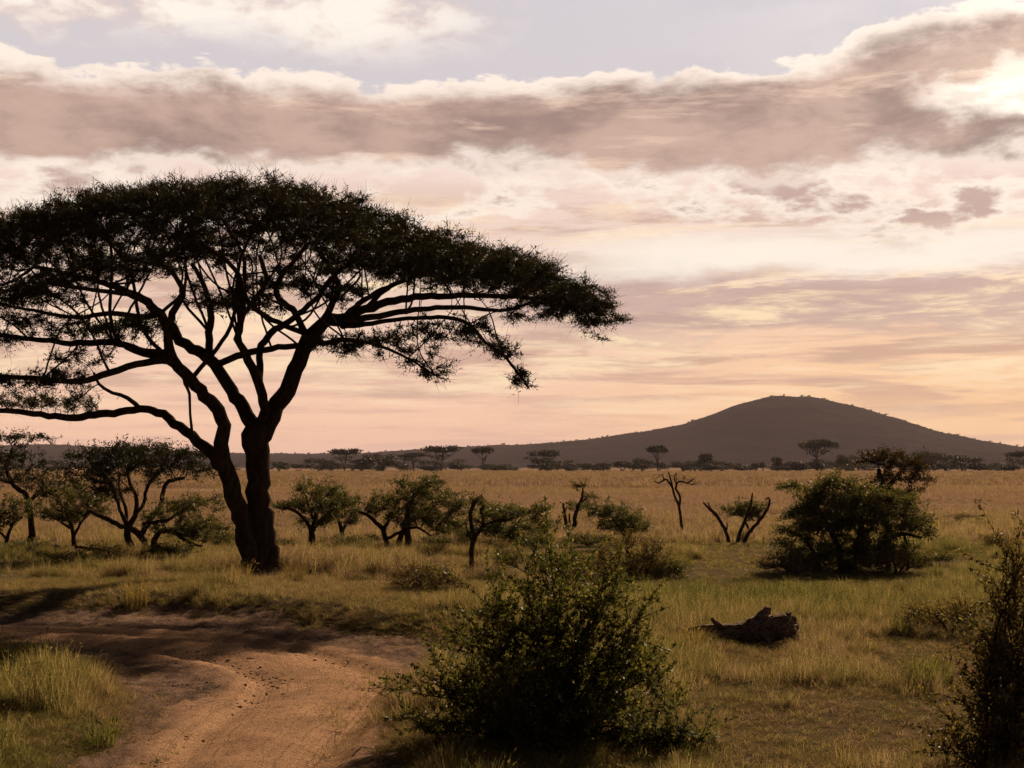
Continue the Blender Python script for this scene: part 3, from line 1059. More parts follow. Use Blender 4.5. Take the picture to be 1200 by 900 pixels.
def mid_trees():
    # at the left edge
    build_tree('acacia_tree', 'tall acacia with bent trunk and tiered crown, leftmost of the small trees', 'tree', 43.0,
               [[(37, 641, 9, 0), (37, 612, 7, 0), (33, 585, 7, 0), (24, 575, 6, 0), (14, 566, 5, 0.3), (8, 545, 4, 0.6), (15, 525, 3, 0.6)],
                [(34, 588, 5, 0), (46, 578, 4, -0.4), (66, 575, 3, -0.8)], [(14, 566, 4, 0.3), (-14, 556, 4, -0.3), (-30, 540, 3, -0.6)]],
               [(15, 512, 38, 8), (0, 536, 44, 9), (40, 549, 28, 9), (20, 560, 40, 9), (60, 568, 22, 7), (-25, 525, 30, 10), (-20, 556, 25, 10)], 420,
               leaf=lf(n=7500, mat='acacia_leaf'), twig=tw())
    build_tree('acacia_sapling', 'young rounded green acacia between the bent tree and the umbrella thorn thicket', 'tree', 42.5,
               [[(87, 642, 6, 0), (86, 628, 5, 0), (82, 612, 4, 0), (76, 598, 3, 0.2)], [(86, 630, 4, 0), (95, 612, 3, -0.3), (106, 598, 2.5, -0.5)], [(84, 620, 3, 0), (72, 612, 3, 0.4), (60, 604, 2, 0.6)]],
               [(84, 580, 34, 22), (62, 592, 24, 18), (105, 590, 26, 18), (84, 602, 40, 10)], 300, leaf=lf(n=6500), twig=tw())
    build_tree('low_shrub', 'low green shrub on thin stems under the leftmost acacia', 'shrub', 41.0,
               [[(6, 645, 5, 0), (9, 628, 4, 0), (16, 612, 3, 0)], [(8, 632, 3, 0), (-4, 620, 3, 0.3), (-14, 608, 2, 0.3)]],
               [(12, 605, 26, 14), (-10, 605, 24, 16), (16, 590, 20, 10)], 150, leaf=lf(n=3000), twig=tw())
    build_tree('umbrella_thorn', 'many stemmed umbrella thorn with domed golden edged crown, beside the big acacia', 'tree', 39.0,
               [[(157, 652, 9, 0), (152, 636, 8, 0), (149, 622, 8, 0), (158, 604, 6, 0), (160, 585, 5, 0), (152, 565, 4, 0.2), (148, 548, 3, 0.4)],
                [(173, 650, 9, 0.2, 1), (169, 634, 8, 0.2), (160, 624, 8, 0.1), (149, 617, 8, 0)],
                [(165, 628, 7, 0.1), (178, 606, 6, 0.3), (188, 592, 6, 0.5), (191, 575, 5, 0.6), (198, 564, 5, 0.7), (216, 560, 4, 0.9)],
                [(150, 618, 6, 0), (141, 598, 4, -0.3), (135, 580, 4, -0.6), (128, 565, 3, -0.8), (118, 552, 3, -1.0)],
                [(150, 618, 5, 0), (147, 595, 4, 0.3), (140, 575, 3, 0.7), (140, 555, 3, 1.0)],
                [(158, 604, 5, 0), (168, 590, 4, -0.4), (172, 572, 4, -0.8), (182, 556, 3, -1.1)],
                [(150, 620, 6, 0), (132, 612, 6, 0.3), (116, 604, 5, 0.6), (102, 598, 3, 0.8)],
                [(152, 640, 5, 0), (146, 648, 5, -0.2), (140, 640, 5, -0.3), (128, 644, 4, -0.5), (108, 643, 4, -0.8), (88, 641, 3, -1.0)]],
               [(160, 527, 66, 10), (125, 535, 50, 10), (205, 535, 40, 13), (225, 550, 26, 10), (110, 548, 34, 8), (105, 562, 26, 8), (160, 545, 60, 8), (130, 574, 26, 8), (236, 558, 14, 5)], 800,
               step=0.11, leaf=lf(n=13000, mat='acacia_leaf'), twig=tw(n=1.8))
    build_tree('spreading_thorn_shrub', 'low spreading thorn shrub with tiered green sprays left of the big trunk', 'shrub', 38.5,
               [[(181, 648, 8, 0), (181, 634, 7, 0), (188, 623, 6, 0), (204, 624, 5, -0.2), (218, 634, 4, -0.4), (236, 640, 2.5, -0.6)],
                [(168, 614, 6, 0.2), (180, 612, 5, 0.1), (196, 610, 4, 0), (210, 600, 3, 0.2), (228, 590, 3, 0.3)],
                [(205, 624, 4, -0.2), (222, 628, 3, 0.1), (238, 618, 3, 0.3), (248, 606, 2, 0.4)]],
               [(222, 592, 36, 8), (200, 604, 34, 8), (240, 584, 18, 4), (235, 612, 26, 7), (255, 620, 14, 8), (205, 622, 26, 7), (190, 596, 20, 7)], 340,
               leaf=lf(n=5200, mat='olive_leaf'), twig=tw())
    # centre
    build_tree('thorn_tree', 'small thorn tree with thick short trunk and wide flat crown, right of the big trunk', 'tree', 38.5,
               [[(365, 655, 11, 0), (365, 640, 9, 0), (365, 628, 8, 0), (368, 615, 6, 0), (372, 600, 5, 0.2), (376, 588, 4, 0.3)],
                [(366, 622, 5, 0), (356, 608, 4, -0.3), (345, 598, 4, -0.5), (332, 595, 2.5, -0.6)],
                [(366, 620, 5, 0), (382, 604, 4, 0.3), (396, 592, 3, 0.5)], [(369, 612, 4, 0), (362, 595, 3, 0.4), (358, 580, 2, 0.6)]],
               [(372, 574, 32, 8), (362, 568, 14, 4), (345, 592, 30, 7), (396, 586, 26, 8), (380, 592, 40, 7), (370, 610, 20, 10)], 330, leaf=lf(n=5200), twig=tw())
    build_tree('slender_shrub', 'slender pale shrub close behind the small thorn tree with thick trunk', 'shrub', 46.0,
               [[(402, 636, 6, 0), (400, 622, 5, 0), (396, 608, 4, 0), (392, 596, 3, 0)], [(400, 625, 4, 0), (408, 610, 3, 0.3), (414, 596, 2, 0.4)]],
               [(398, 586, 24, 12), (412, 600, 18, 14), (386, 602, 16, 14)], 220, leaf=lf(n=3600, mat='pale_leaf'), twig=tw())
    build_tree('thorn_thicket', 'clump of leaning thorn trees with three dark stems and dense olive crown', 'tree', 40.0,
               [[(453, 651, 7, 0), (453, 636, 6, 0), (448, 620, 6, 0), (440, 612, 5, 0), (432, 604, 4, -0.2), (420, 600, 3, -0.4)],
                [(467, 650, 8, 0.3, 1), (468, 635, 7, 0.3), (472, 622, 6, 0.3), (478, 605, 5, 0.3), (484, 585, 4, 0.4)],
                [(479, 649, 9, 0.5, 1), (478, 630, 8, 0.5), (477, 612, 7, 0.5), (480, 590, 6, 0.6), (492, 572, 4, 0.8)],
                [(449, 622, 5, 0), (458, 606, 4, 0.3), (470, 596, 3, 0.5)], [(454, 632, 4, 0), (468, 624, 4, -0.3), (488, 618, 3, -0.5), (505, 628, 2, -0.7)]],
               [(492, 566, 32, 9), (478, 584, 44, 9), (508, 580, 34, 11), (452, 598, 26, 7), (516, 598, 32, 14), (490, 604, 44, 9), (528, 588, 22, 12), (520, 615, 26, 9)], 600,
               leaf=lf(n=10500), twig=tw())
    build_tree('round_bush', 'pale rounded olive bush close behind the crooked snag tree', 'bush', 45.5,
               [[(590, 638, 6, 0), (588, 625, 5, 0), (580, 612, 3, 0)], [(590, 632, 4, 0), (602, 618, 3, 0.3), (612, 606, 2, 0.5)], [(589, 634, 4, 0), (572, 622, 3, -0.3), (560, 610, 2, -0.5)]],
               [(582, 604, 34, 20), (560, 614, 24, 18), (606, 614, 26, 16), (626, 618, 18, 12), (590, 624, 46, 10)], 420, leaf=lf(n=8500, mat='pale_leaf'), twig=tw())
    build_tree('snag_tree', 'half dead thorn tree with knotted top and one drooping leafy arm', 'tree', 32.4,
               [[(553, 674, 9, 0), (553, 655, 7.5, 0), (553, 640, 7.5, 0), (556, 630, 8, 0), (552, 615, 6, 0), (552, 598, 6, 0), (558, 586, 7, 0), (564, 582, 6, 0.1), (567, 592, 5, 0.1), (563, 602, 4, 0.1)],
                [(556, 630, 6, 0), (565, 618, 6, 0.1), (580, 611, 5, 0.2), (600, 608, 5, 0.3), (614, 601, 4, 0.3), (626, 600, 3, 0.4), (636, 606, 2.5, 0.4), (642, 616, 2, 0.4)],
                [(566, 618, 4, 0.1), (566, 606, 4, -0.1), (563, 596, 4, 0)], [(555, 634, 4, 0), (548, 626, 3, -0.2), (546, 612, 2, -0.3)]],
               [(600, 600, 30, 7), (625, 596, 16, 6), (635, 612, 10, 10), (562, 588, 10, 8), (585, 606, 20, 6)], 170, di=0.7, thin=0.78, leaf=lf(n=1900), twig=tw(n=1.4))
    build_tree('tiered_sapling', 'thin sapling with three flat tufts of leaves beside a broken stick', 'tree', 55.0,
               [[(673, 621, 6, 0), (674, 606, 5, 0), (678, 594, 4, 0), (682, 582, 3, 0), (683, 572, 2, 0)], [(679, 590, 3, 0), (690, 582, 2, 0.2)]],
               [(682, 569, 9, 4), (691, 580, 11, 3), (681, 594, 13, 6)], 110, di=0.8, step=0.1, leaf=lf(n=1500), twig=tw(n=1.2))
    build_tree('broken_stick', 'broken bare upright stick standing beside the tiered sapling', 'dead wood', 55.0,
               [[(663, 621, 4, 0), (662, 605, 4, 0), (660, 590, 2.5, 0)], [(668, 620, 3, 0, 1), (667, 602, 2, 0)]], bark='bark_grey', limb_name='splinter')
    build_tree('windswept_shrub', 'grey green windswept shrub with slanting crown behind the russet bush', 'shrub', 42.0,
               [[(733, 643, 6, 0), (732, 630, 5, 0), (726, 618, 4, 0), (718, 608, 3, 0)], [(732, 634, 4, 0), (744, 622, 3, 0.3), (752, 612, 2, 0.4)]],
               [(722, 602, 30, 10), (742, 612, 22, 10), (704, 594, 16, 6), (728, 618, 30, 8)], 300, leaf=lf(n=5200, mat='pale_leaf'), twig=tw())
    build_tree('russet_bush', 'rounded russet brown twiggy bush in front of the windswept shrub', 'bush', 31.5,
               [[(745, 678, 5, 0), (742, 660, 4, 0), (735, 645, 3, 0)], [(746, 674, 4, 0), (757, 658, 3, 0.2), (768, 645, 2, 0.3)], [(744, 676, 4, 0), (726, 664, 3, -0.2), (712, 656, 2, -0.2)]],
               [(742, 645, 40, 22), (722, 658, 26, 16), (768, 658, 28, 18), (745, 665, 46, 10)], 420, step=0.09, leaf=lf(n=5200, mat='brown_leaf', L=0.05, W=0.022), twig=tw(n=3.5, L=0.22, r=0.0045, up=0.5, mat='dry_twig'), bark='dry_twig')
    build_tree('bare_tree', 'slim bare dead tree with twisted forked top standing in open grass', 'dead tree', 51.0,
               [[(800, 628, 6, 0), (798, 610, 5, 0), (795, 592, 4.5, 0), (790, 580, 4, 0), (788, 572, 4, 0), (781, 562, 3, 0), (772, 566, 2.5, 0.1), (767, 564, 1.5, 0.1)],
                [(796, 594, 4, 0), (797, 582, 4, 0.1), (792, 572, 4, 0.1), (796, 564, 3, 0.1), (805, 566, 3, 0), (814, 561, 2, 0)],
                [(788, 572, 3, 0), (786, 562, 3, -0.1), (783, 553, 2, -0.1)], [(794, 570, 3, 0.1), (790, 560, 2, 0.2), (793, 554, 1.5, 0.3)], [(805, 566, 2, 0), (812, 568, 1.6, 0.1), (817, 566, 1.2, 0.1)],
                [(778, 563, 2.5, 0), (776, 556, 1.6, 0), (772, 558, 1.2, 0)]],
               bark='bark_grey', thin=0.68, limb_name='branch', flute=0.04, clumps=[(790, 561, 25, 8)], n_attr=110, di=0.7, dk=0.16, step=0.1, twig=dict(n=0.8, L=0.2, r=0.006, rmax=0.03))
    build_tree('leaning_snag', 'bare leaning dead stem with short forked tip, left of the V shaped dead tree', 'dead tree', 45.0,
               [[(855, 638, 7, 0), (851, 624, 6, 0), (845, 612, 6, 0), (837, 602, 5, 0), (830, 595, 4, 0), (824, 589, 2.5, 0)],
                [(845, 613, 4, 0), (841, 604, 3.5, 0.1), (833, 596, 2.5, 0.1), (830, 589, 2, 0.1)], [(851, 624, 3.5, 0), (852, 618, 3, 0), (852, 612, 2, 0)]], bark='bark_grey', thin=0.68, limb_name='branch', flute=0.04, clumps=[(832, 592, 9, 6), (845, 604, 8, 8)], n_attr=26, di=0.4, dk=0.16, step=0.1, twig=dict(n=0.8, L=0.2, r=0.006, rmax=0.03))
    build_tree('forked_dead_tree', 'V shaped dead tree of two bare bent stems in the grass', 'dead tree', 45.0,
               [[(864, 637, 7, 0), (867, 624, 6, 0), (872, 612, 5.5, 0), (877, 600, 5, 0), (880, 590, 4, 0), (882, 578, 2.5, 0)],
                [(871, 637, 7, 0, 1), (878, 624, 6, 0), (888, 613, 5.5, 0), (897, 600, 5, 0), (902, 590, 4, 0), (901, 583, 3.5, 0), (897, 585, 2, 0)],
                [(886, 615, 4, 0), (890, 606, 3, 0.1), (884, 600, 2, 0.1)]], bark='bark_grey', thin=0.68, limb_name='stem', flute=0.04, clumps=[(882, 584, 7, 8), (899, 588, 8, 8), (888, 604, 8, 6)], n_attr=26, di=0.4, dk=0.16, step=0.1, twig=dict(n=0.8, L=0.2, r=0.006, rmax=0.03))
    build_tree('small_shrub', 'small olive shrub seen between the stems of the V shaped dead tree', 'shrub', 48.0,
               [[(878, 633, 4, 0), (877, 620, 3, 0), (872, 608, 2, 0)], [(878, 626, 3, 0), (888, 612, 2, 0.2)]], [(872, 600, 22, 10), (886, 594, 14, 8), (862, 602, 12, 7)], 150, leaf=lf(n=2800), twig=tw())
    # right
    build_tree('dense_thicket', 'large dense dark green thicket with ragged layered crown on the right of the plain', 'bush', 33.6,
               [[(985, 668, 8, 0), (984, 648, 7, 0), (975, 625, 6, 0), (960, 600, 5, 0), (945, 580, 3, 0)],
                [(1000, 668, 8, 0.3, 1), (1004, 640, 7, 0.3), (1010, 612, 6, 0.3), (1005, 585, 4, 0.3)],
                [(1040, 664, 7, 0.2, 1), (1042, 645, 6, 0.2), (1044, 630, 5, 0.2), (1062, 626, 4, 0.2), (1080, 630, 3, 0.2)],
                [(962, 668, 6, -0.2, 1), (955, 650, 5, -0.2), (945, 635, 4, -0.2)], [(1064, 662, 4, 0.3, 1), (1064, 645, 4, 0.3), (1060, 628, 3, 0.3)], [(1004, 640, 5, 0.3), (1024, 615, 4, 0.5), (1040, 600, 3, 0.6)]],
               [(1000, 582, 44, 14), (965, 594, 40, 14), (1032, 590, 40, 18), (990, 606, 64, 20), (1050, 608, 36, 14), (1068, 620, 22, 9), (1086, 630, 10, 4), (940, 622, 24, 20), (945, 648, 28, 16), (985, 568, 30, 6), (985, 560, 22, 5), (925, 570, 16, 4), (950, 576, 24, 6),
                (975, 640, 34, 18), (1015, 636, 36, 20), (950, 656, 34, 12), (995, 658, 40, 10), (1040, 650, 34, 14), (920, 640, 14, 16)], 1500, di=1.4, step=0.11, leaf=lf(n=34000, mat='olive_leaf', sp=0.07), twig=tw(n=2.0))
    build_tree('russet_acacia', 'upright rusty leaved acacia rising behind the dense dark green thicket', 'tree', 41.0,
               [[(1040, 640, 9, 0), (1038, 610, 8, 0), (1034, 585, 7, 0), (1033, 566, 6, 0), (1030, 550, 5, 0)], [(1035, 580, 6, 0), (1048, 562, 5, 0.2), (1060, 548, 4, 0.3)], [(1037, 600, 5, 0), (1052, 585, 4, -0.2), (1066, 575, 3, -0.4)]],
               [(1040, 534, 32, 8), (1025, 542, 22, 8), (1060, 546, 26, 9), (1075, 560, 16, 8), (1050, 560, 26, 10), (1064, 574, 20, 8), (1045, 580, 24, 12), (1078, 572, 10, 5)], 420, leaf=lf(n=6500, mat='rust_leaf'), twig=tw())
    # dry shrub in front of the thicket and by the track
    build_tree('dry_bush', 'dark reddish dry bush in long grass between the big trunk and the leafy roadside bush', 'bush', 26.2,
               [[(498, 703, 4, 0), (495, 688, 3, 0), (486, 674, 2, 0)], [(500, 702, 4, 0, 1), (512, 686, 3, 0.1), (522, 674, 2, 0.2)], [(496, 702, 3, 0), (478, 690, 2.5, -0.1), (464, 682, 2, -0.1)]],
               [(498, 676, 36, 16), (478, 686, 22, 12), (520, 684, 22, 14), (498, 694, 40, 8)], 420, step=0.08, dk=0.13, leaf=lf(n=3600, mat='brown_leaf', L=0.04, W=0.016), twig=tw(n=4.0, L=0.2, r=0.004, up=0.6, mat='dry_twig'), bark='dry_twig')
    build_tree('dry_shrub', 'small dry brown shrub under the crown edge of the dense thicket', 'shrub', 32.5,
               [[(1050, 672, 4, 0), (1048, 660, 3, 0), (1040, 650, 2, 0)], [(1052, 671, 3, 0, 1), (1062, 660, 2, 0)]],
               [(1048, 655, 28, 12), (1030, 664, 26, 8), (1066, 664, 20, 8)], 220, step=0.09, leaf=lf(n=1800, mat='brown_leaf', L=0.05, W=0.02), twig=tw(n=3.0, L=0.24, r=0.0045, up=0.7, mat='dry_twig'), bark='dry_twig')
    build_tree('grey_shrub', 'low greyish twiggy shrub in the grass before the right hand leafy bush', 'shrub', 20.6,
               [[(1110, 744, 5, 0), (1105, 730, 4, 0), (1090, 718, 2, 0)], [(1112, 744, 4, 0.1, 1), (1124, 728, 3, 0.1), (1136, 714, 2, 0.1)]],
               [(1100, 722, 40, 14), (1132, 716, 30, 14), (1075, 734, 28, 9)], 260, step=0.08, dk=0.13, leaf=lf(n=2600, mat='brown_leaf', L=0.045, W=0.018), twig=tw(n=3.0, L=0.2, r=0.004, up=0.6, mat='dry_twig'), bark='dry_twig')
    build_tree('dark_scrub', 'little dark twiggy scrub in the green grass left of the track', 'shrub', 13.8,
               [[(10, 842, 5, 0), (8, 832, 4, 0), (2, 822, 2, 0)], [(12, 842, 4, 0.05, 1), (18, 830, 3, 0.05)]],
               [(6, 828, 16, 8), (-8, 832, 14, 8)], 120, step=0.05, dk=0.07, leaf=lf(n=1200, mat='brown_leaf', L=0.03, W=0.014), twig=tw(n=3.0, L=0.1, r=0.003, up=0.5, mat='dry_twig'), bark='dry_twig')
    # fallen branch under the umbrella thorn
    build_tree('fallen_branch', 'dead fallen branch arching off the ground beneath the umbrella thorn', 'dead wood', 40.5,
               [[(74, 655, 7, 0), (66, 646, 6, 0), (62, 640, 6, 0), (70, 641, 4, 0)], [(62, 640, 4, 0), (48, 646, 3, 0.2), (28, 650, 2, 0.3)], [(66, 646, 3, 0), (56, 652, 3, -0.2), (40, 656, 2, -0.3)]],
               [(45, 648, 34, 7)], 120, di=0.8, step=0.09, twig=dict(n=2.5, L=0.3, r=0.005, rmax=0.03, mat='dry_twig'), bark='bark_grey')


mid_trees()


def low_scrub():
    # ragged undergrowth among the small trees: three shapes, each copy with its own size and turn
    lab = 'low ragged dark scrub in the grass among the small trees'
    grp = 'scrub patches among the small trees'
    protos = []
    for i, (px, py, mat) in enumerate([(252, 640, 'olive_leaf'), (118, 660, 'brown_leaf'), (655, 668, 'olive_leaf')]):
        d = gdist(py)
        k = d / 40.0
        protos.append(build_tree('low_scrub', lab, 'shrub', d,
                      [[(px, py, 4, 0), (px - 3, py - 8, 3, 0), (px - 9, py - 16, 2, 0.1)], [(px + 2, py, 3, 0.1, 1), (px + 8, py - 9, 2.5, 0.1), (px + 15, py - 15, 2, 0.2)], [(px - 2, py, 3, -0.1, 1), (px - 14, py - 7, 2, -0.2)]],
                      [(px - 4, py - 14, 22, 8), (px + 14, py - 12, 18, 9), (px - 18, py - 8, 18, 6), (px, py - 5, 30, 4)], 190, step=0.10, di=0.9, group=grp, near=0.6,
                      leaf=lf(n=2600, mat=mat, L=0.06, W=0.024), twig=tw(n=3.0, L=0.26, r=0.0045, up=0.4, mat='dry_twig'), bark='dry_twig'))
    g = np.random.default_rng(77)
    for i, (px, py, sc) in enumerate([(30, 652, 1.0), (70, 662, 0.8), (205, 655, 0.9), (228, 634, 1.0), (275, 632, 0.9), (330, 640, 0.7), (408, 646, 0.9), (436, 634, 0.8), (510, 640, 1.0), (540, 632, 1.0), (575, 644, 0.9), (625, 640, 0.9),
                                      (690, 640, 0.8), (712, 672, 0.9), (782, 676, 0.8), (800, 650, 0.6), (925, 672, 0.9), (1085, 662, 0.7), (600, 660, 0.8), (420, 690, 0.6), (380, 668, 0.6), (1012, 602, 0.9), (1130, 610, 0.8), (850, 600, 0.7), (700, 598, 0.8), (1165, 640, 0.7), (1050, 700, 0.6), (1145, 740, 0.6)]):
        src = protos[i % 3]
        d = gdist(py)
        x = (px - HX) / F * d
        o = src.copy()
        COL.objects.link(o)
        o.location = (x, d, gz(x, d))
        o.rotation_euler = (0, 0, g.uniform(0, 6.28))
        f = sc * g.uniform(0.8, 1.15)
        o.scale = (f * g.uniform(0.9, 1.4), f, f * g.uniform(0.7, 1.1))
        for ch in src.children:
            c = ch.copy()
            COL.objects.link(c)
            c.parent = o


low_scrub()

# ------------------------------------------------------------------ broad-leaved bushes near the track
def leafy_bush(name, label, d, base, tips, n_leaf, L, W, mat, sub=5, spread=0.3, curve=0.25, low=0.0):
    bx, by = base
    B = P(bx, by, d)
    bz = gz(B[0], B[1])
    o = bpy.data.objects.new(name, None)
    COL.objects.link(o)
    o.location = (B[0], B[1], bz)
    tag(o, label, 'bush')
    org = np.array([B[0], B[1], bz])
    seats, sd = [], []
    fine = []
    for (tx, ty, dep) in tips:
        T = P(tx, ty, d + dep)
        b0 = org + np.array([rng.normal() * 0.12, rng.normal() * 0.12, -0.04])
        mid = b0 * 0.5 + T * 0.5 + np.array([rng.normal() * 0.08, rng.normal() * 0.08, curve * np.linalg.norm(T - b0) * 0.25])
        ln = smooth_line(np.array([b0, mid, T]), 0.08)
        ln[1:-1] += rng.normal(size=(len(ln) - 2, 3)) * 0.008
        r = np.linspace(0.016, 0.003, len(ln))
        v, q = tube(ln, r, 0)
        link('stem', mesh_np('stem', v - org, clean(q), True, [M['bark']]), o)
        for s in range(sub * 3):
            k = int(len(ln) * rng.uniform(0.25, 0.98))
            dirv = unit(ln[min(k + 1, len(ln) - 1)] - ln[k - 1])
            e = ln[k] + (dirv * 0.6 + rng.normal(size=3) * 0.75 + np.array([0, 0, 0.25])) * spread * rng.uniform(0.5, 1.2)
            e[2] = max(e[2], bz + 0.06)
            m_ = (ln[k] + e) / 2 + rng.normal(size=3) * 0.03
            l2 = smooth_line(np.array([ln[k], m_, e]), 0.06)
            fine.append(tube(l2, np.linspace(0.005, 0.0018, len(l2)), 0, False))
            seats.append(l2[len(l2) // 4:])
            sd.append(np.gradient(l2, axis=0)[len(l2) // 4:])
    v, q = join_vf(fine)
    tag(link('twigs', mesh_np('twigs', v - org, [q], False, [M['twig']]), o), kind='stuff')
    S_ = np.concatenate(seats)
    Dv = unit(np.concatenate(sd))
    k = rng.integers(0, len(S_), n_leaf)
    C = S_[k] + rng.normal(size=(n_leaf, 3)) * 0.012
    ok = C[:, 2] > bz + 0.03
    C, k = C[ok], k[ok]
    v, q = leaves(C, L, W, 0.15, Dv[k], 0.9)
    tag(link('leaves', mesh_np('leaves', v - org, [q], False, [M[mat]]), o), kind='stuff')
    return o


def bush_tips():
    t = []
    for (x, y) in [(640, 640), (665, 636), (690, 652), (612, 652), (585, 668), (560, 690), (535, 715), (520, 742), (498, 775), (480, 800), (470, 830), (478, 858), (500, 700 + 130),
                   (715, 668), (735, 690), (755, 712), (770, 735), (785, 765), (795, 795), (800, 830), (795, 860), (700, 690), (660, 675), (625, 690), (590, 715), (560, 745), (540, 785),
                   (530, 830), (740, 745), (755, 790), (760, 835), (680, 730), (640, 735), (600, 770), (700, 780), (650, 790), (720, 830), (560, 820), (620, 830), (680, 840), (590, 860), (655, 870), (740, 866),
                   (725, 655), (650, 660), (570, 705), (516, 800), (775, 700)]:
        t.append((640 + (x - 640) * (0.93 if x < 640 else 0.80) + rng.normal() * 6, 884 + (y - 884) * 0.92 + rng.normal() * 6, rng.normal() * 0.45))
    return t


leafy_bush('leafy_bush', 'big dark leafy bush with glinting leaves standing at the bend of the track', 12.3, (640, 884), bush_tips(), 72000, 0.034, 0.020, 'bush_leaf', 11, 0.21)
leafy_bush('leafy_bush', 'tall brownish leafy bush at the right edge with bare twigs reaching up', 10.9, (1195, 918),
           [(1180, 640, 0.2), (1196, 650, -0.2), (1215, 620, 0), (1190, 672, 0.3), (1205, 690, -0.3), (1185, 655, 0.1), (1172, 690, 0.3), (1182, 700, -0.2), (1230, 640, 0.1), (1164, 735, 0.2), (1165, 760, -0.3), (1190, 770, 0.3),
            (1158, 775, 0.1), (1148, 810, -0.2), (1150, 830, 0.2), (1175, 840, -0.4), (1122, 850, 0.2), (1108, 880, -0.2), (1135, 880, 0.1), (1240, 720, 0.3), (1250, 800, 0.0), (1215, 760, -0.4), (1270, 700, 0.2), (1200, 730, 0.1), (1170, 880, -0.2)],
           21000, 0.034, 0.020, 'brown_leaf', 9, 0.22)
leafy_bush('undergrowth', 'bright yellow green leafy undergrowth at the right foot of the big dark bush', 12.0, (770, 893),
           [(790, 830, 0), (810, 846, 0.1), (768, 842, -0.1), (745, 858, -0.2), (800, 870, 0.2), (822, 868, 0), (755, 875, 0), (782, 858, -0.1)], 2200, 0.042, 0.024, 'pale_leaf', 4, 0.16)


# ------------------------------------------------------------------ fallen log
def log():
    d = 19.3
    base = P(880, 756, d)
    bz = gz(base[0], base[1])
    o = bpy.data.objects.new('fallen_log', None)
    COL.objects.link(o)
    o.location = (base[0], base[1], bz)
    tag(o, 'weathered dark fallen log with upright stub and broken root end lying in short grass', 'log')
    org = np.array([base[0], base[1], bz])
    
    def wood(N):
        p = N.vec('MULTIPLY', pos(N), (0.16, 1.0, 1.0))
        n = N.noise(p, 34.0, 8, 0.75, 0.5)
        n2 = N.noise(pos(N), 4.5, 5, 0.65)
        c = N.mix(N.step(0.38, 0.60, n), (0.06, 0.042, 0.032), (0.31, 0.225, 0.165))
        c = N.mix(N.step(0.52, 0.66, n2, 0, 0.6), c, (0.11, 0.078, 0.058))
        return c, (n, 1.0, 0.06)
    M['log'] = principled('weathered_log', wood)

    def piece(nm, line, ridge, step=0.05, jag=0.05, k=22):
        pts = np.array([[*P(q[0], q[1], d + q[3]), q[2] * 0.5 / F * d] for q in line])
        ln = smooth_line(pts, step)
        n = len(ln)
        T = unit(np.gradient(ln[:, :3], axis=0))
        a_ = unit(np.cross(T, np.array([0.1, 1.0, 0.1])))
        b_ = np.cross(T, a_)
        th = np.arange(k) * 2 * math.pi / k
        rd = 1 + ridge * rng.normal(size=k)                       # long ridges in the wood
        m = rd[None, :] * (1 + 0.06 * rng.normal(size=(n, k))) * (1 + 0.10 * np.sin(np.linspace(0, 9, n))[:, None] * np.cos(th - 1.0)[None, :])
        V = ln[:, None, :3] + (a_[:, None] * np.cos(th)[None, :, None] + b_[:, None] * np.sin(th)[None, :, None]) * (ln[:, 3:4] * m)[:, :, None]
        V[-1] += T[-1] * jag * rng.normal(size=(k, 1))            # splintered ends
        V[0] -= T[0] * jag * rng.normal(size=(k, 1))
        V[-2] += T[-2] * jag * 0.4 * rng.normal(size=(k, 1))
        idx_ = np.arange(n * k).reshape(n, k)
        nx = np.roll(idx_, -1, 1)
        Q = np.stack([idx_[:-1].ravel(), nx[:-1].ravel(), nx[1:].ravel(), idx_[1:].ravel()], 1)
        V = np.concatenate([V.reshape(-1, 3), ln[:1, :3] + T[:1] * 0.06, ln[-1:, :3] - T[-1:] * 0.08])   # hollow ends
        c0, c1 = n * k, n * k + 1
        t0 = np.stack([nx[0], idx_[0], np.full(k, c0)], 1)
        t1 = np.stack([idx_[-1], nx[-1], np.full(k, c1)], 1)
        link(nm, mesh_np(nm, V - org, [Q, np.concatenate([t0, t1])], False, [M['log']]), o)
    piece('log_body', [(806, 741, 9, 0.30), (820, 740, 14, 0.26), (848, 741, 19, 0.16), (872, 741, 22, 0.06), (892, 740, 24, -0.04), (906, 738, 26, -0.12), (917, 735, 28, -0.2), (925, 733, 27, -0.26), (930, 732, 23, -0.30)], 0.07, 0.06, 0.012, 26)
    piece('branch_stub', [(876, 743, 24, 0.05), (885, 733, 21, 0.06), (892, 725, 15, 0.07), (898, 717, 11, 0.08), (901, 711, 7, 0.08)], 0.12, 0.03, 0.010, 12)
    piece('bark_burl', [(902, 738, 20, -0.15), (909, 732, 20, -0.18), (915, 728, 15, -0.2), (919, 725, 9, -0.2)], 0.10, 0.03, 0.006, 12)
    piece('root_spur', [(918, 736, 20, -0.22), (928, 741, 14, -0.3), (934, 749, 8, -0.34), (937, 759, 4, -0.36)], 0.15, 0.03, 0.01, 12)
    piece('root_spur', [(900, 742, 18, -0.22), (902, 750, 12, -0.32), (900, 760, 6, -0.38)], 0.15, 0.03, 0.01, 12)
    piece('broken_branch', [(850, 739, 8, 0.12), (840, 731, 6, 0.05), (834, 725, 3, 0.0)], 0.10, 0.03, 0.01, 10)


log()


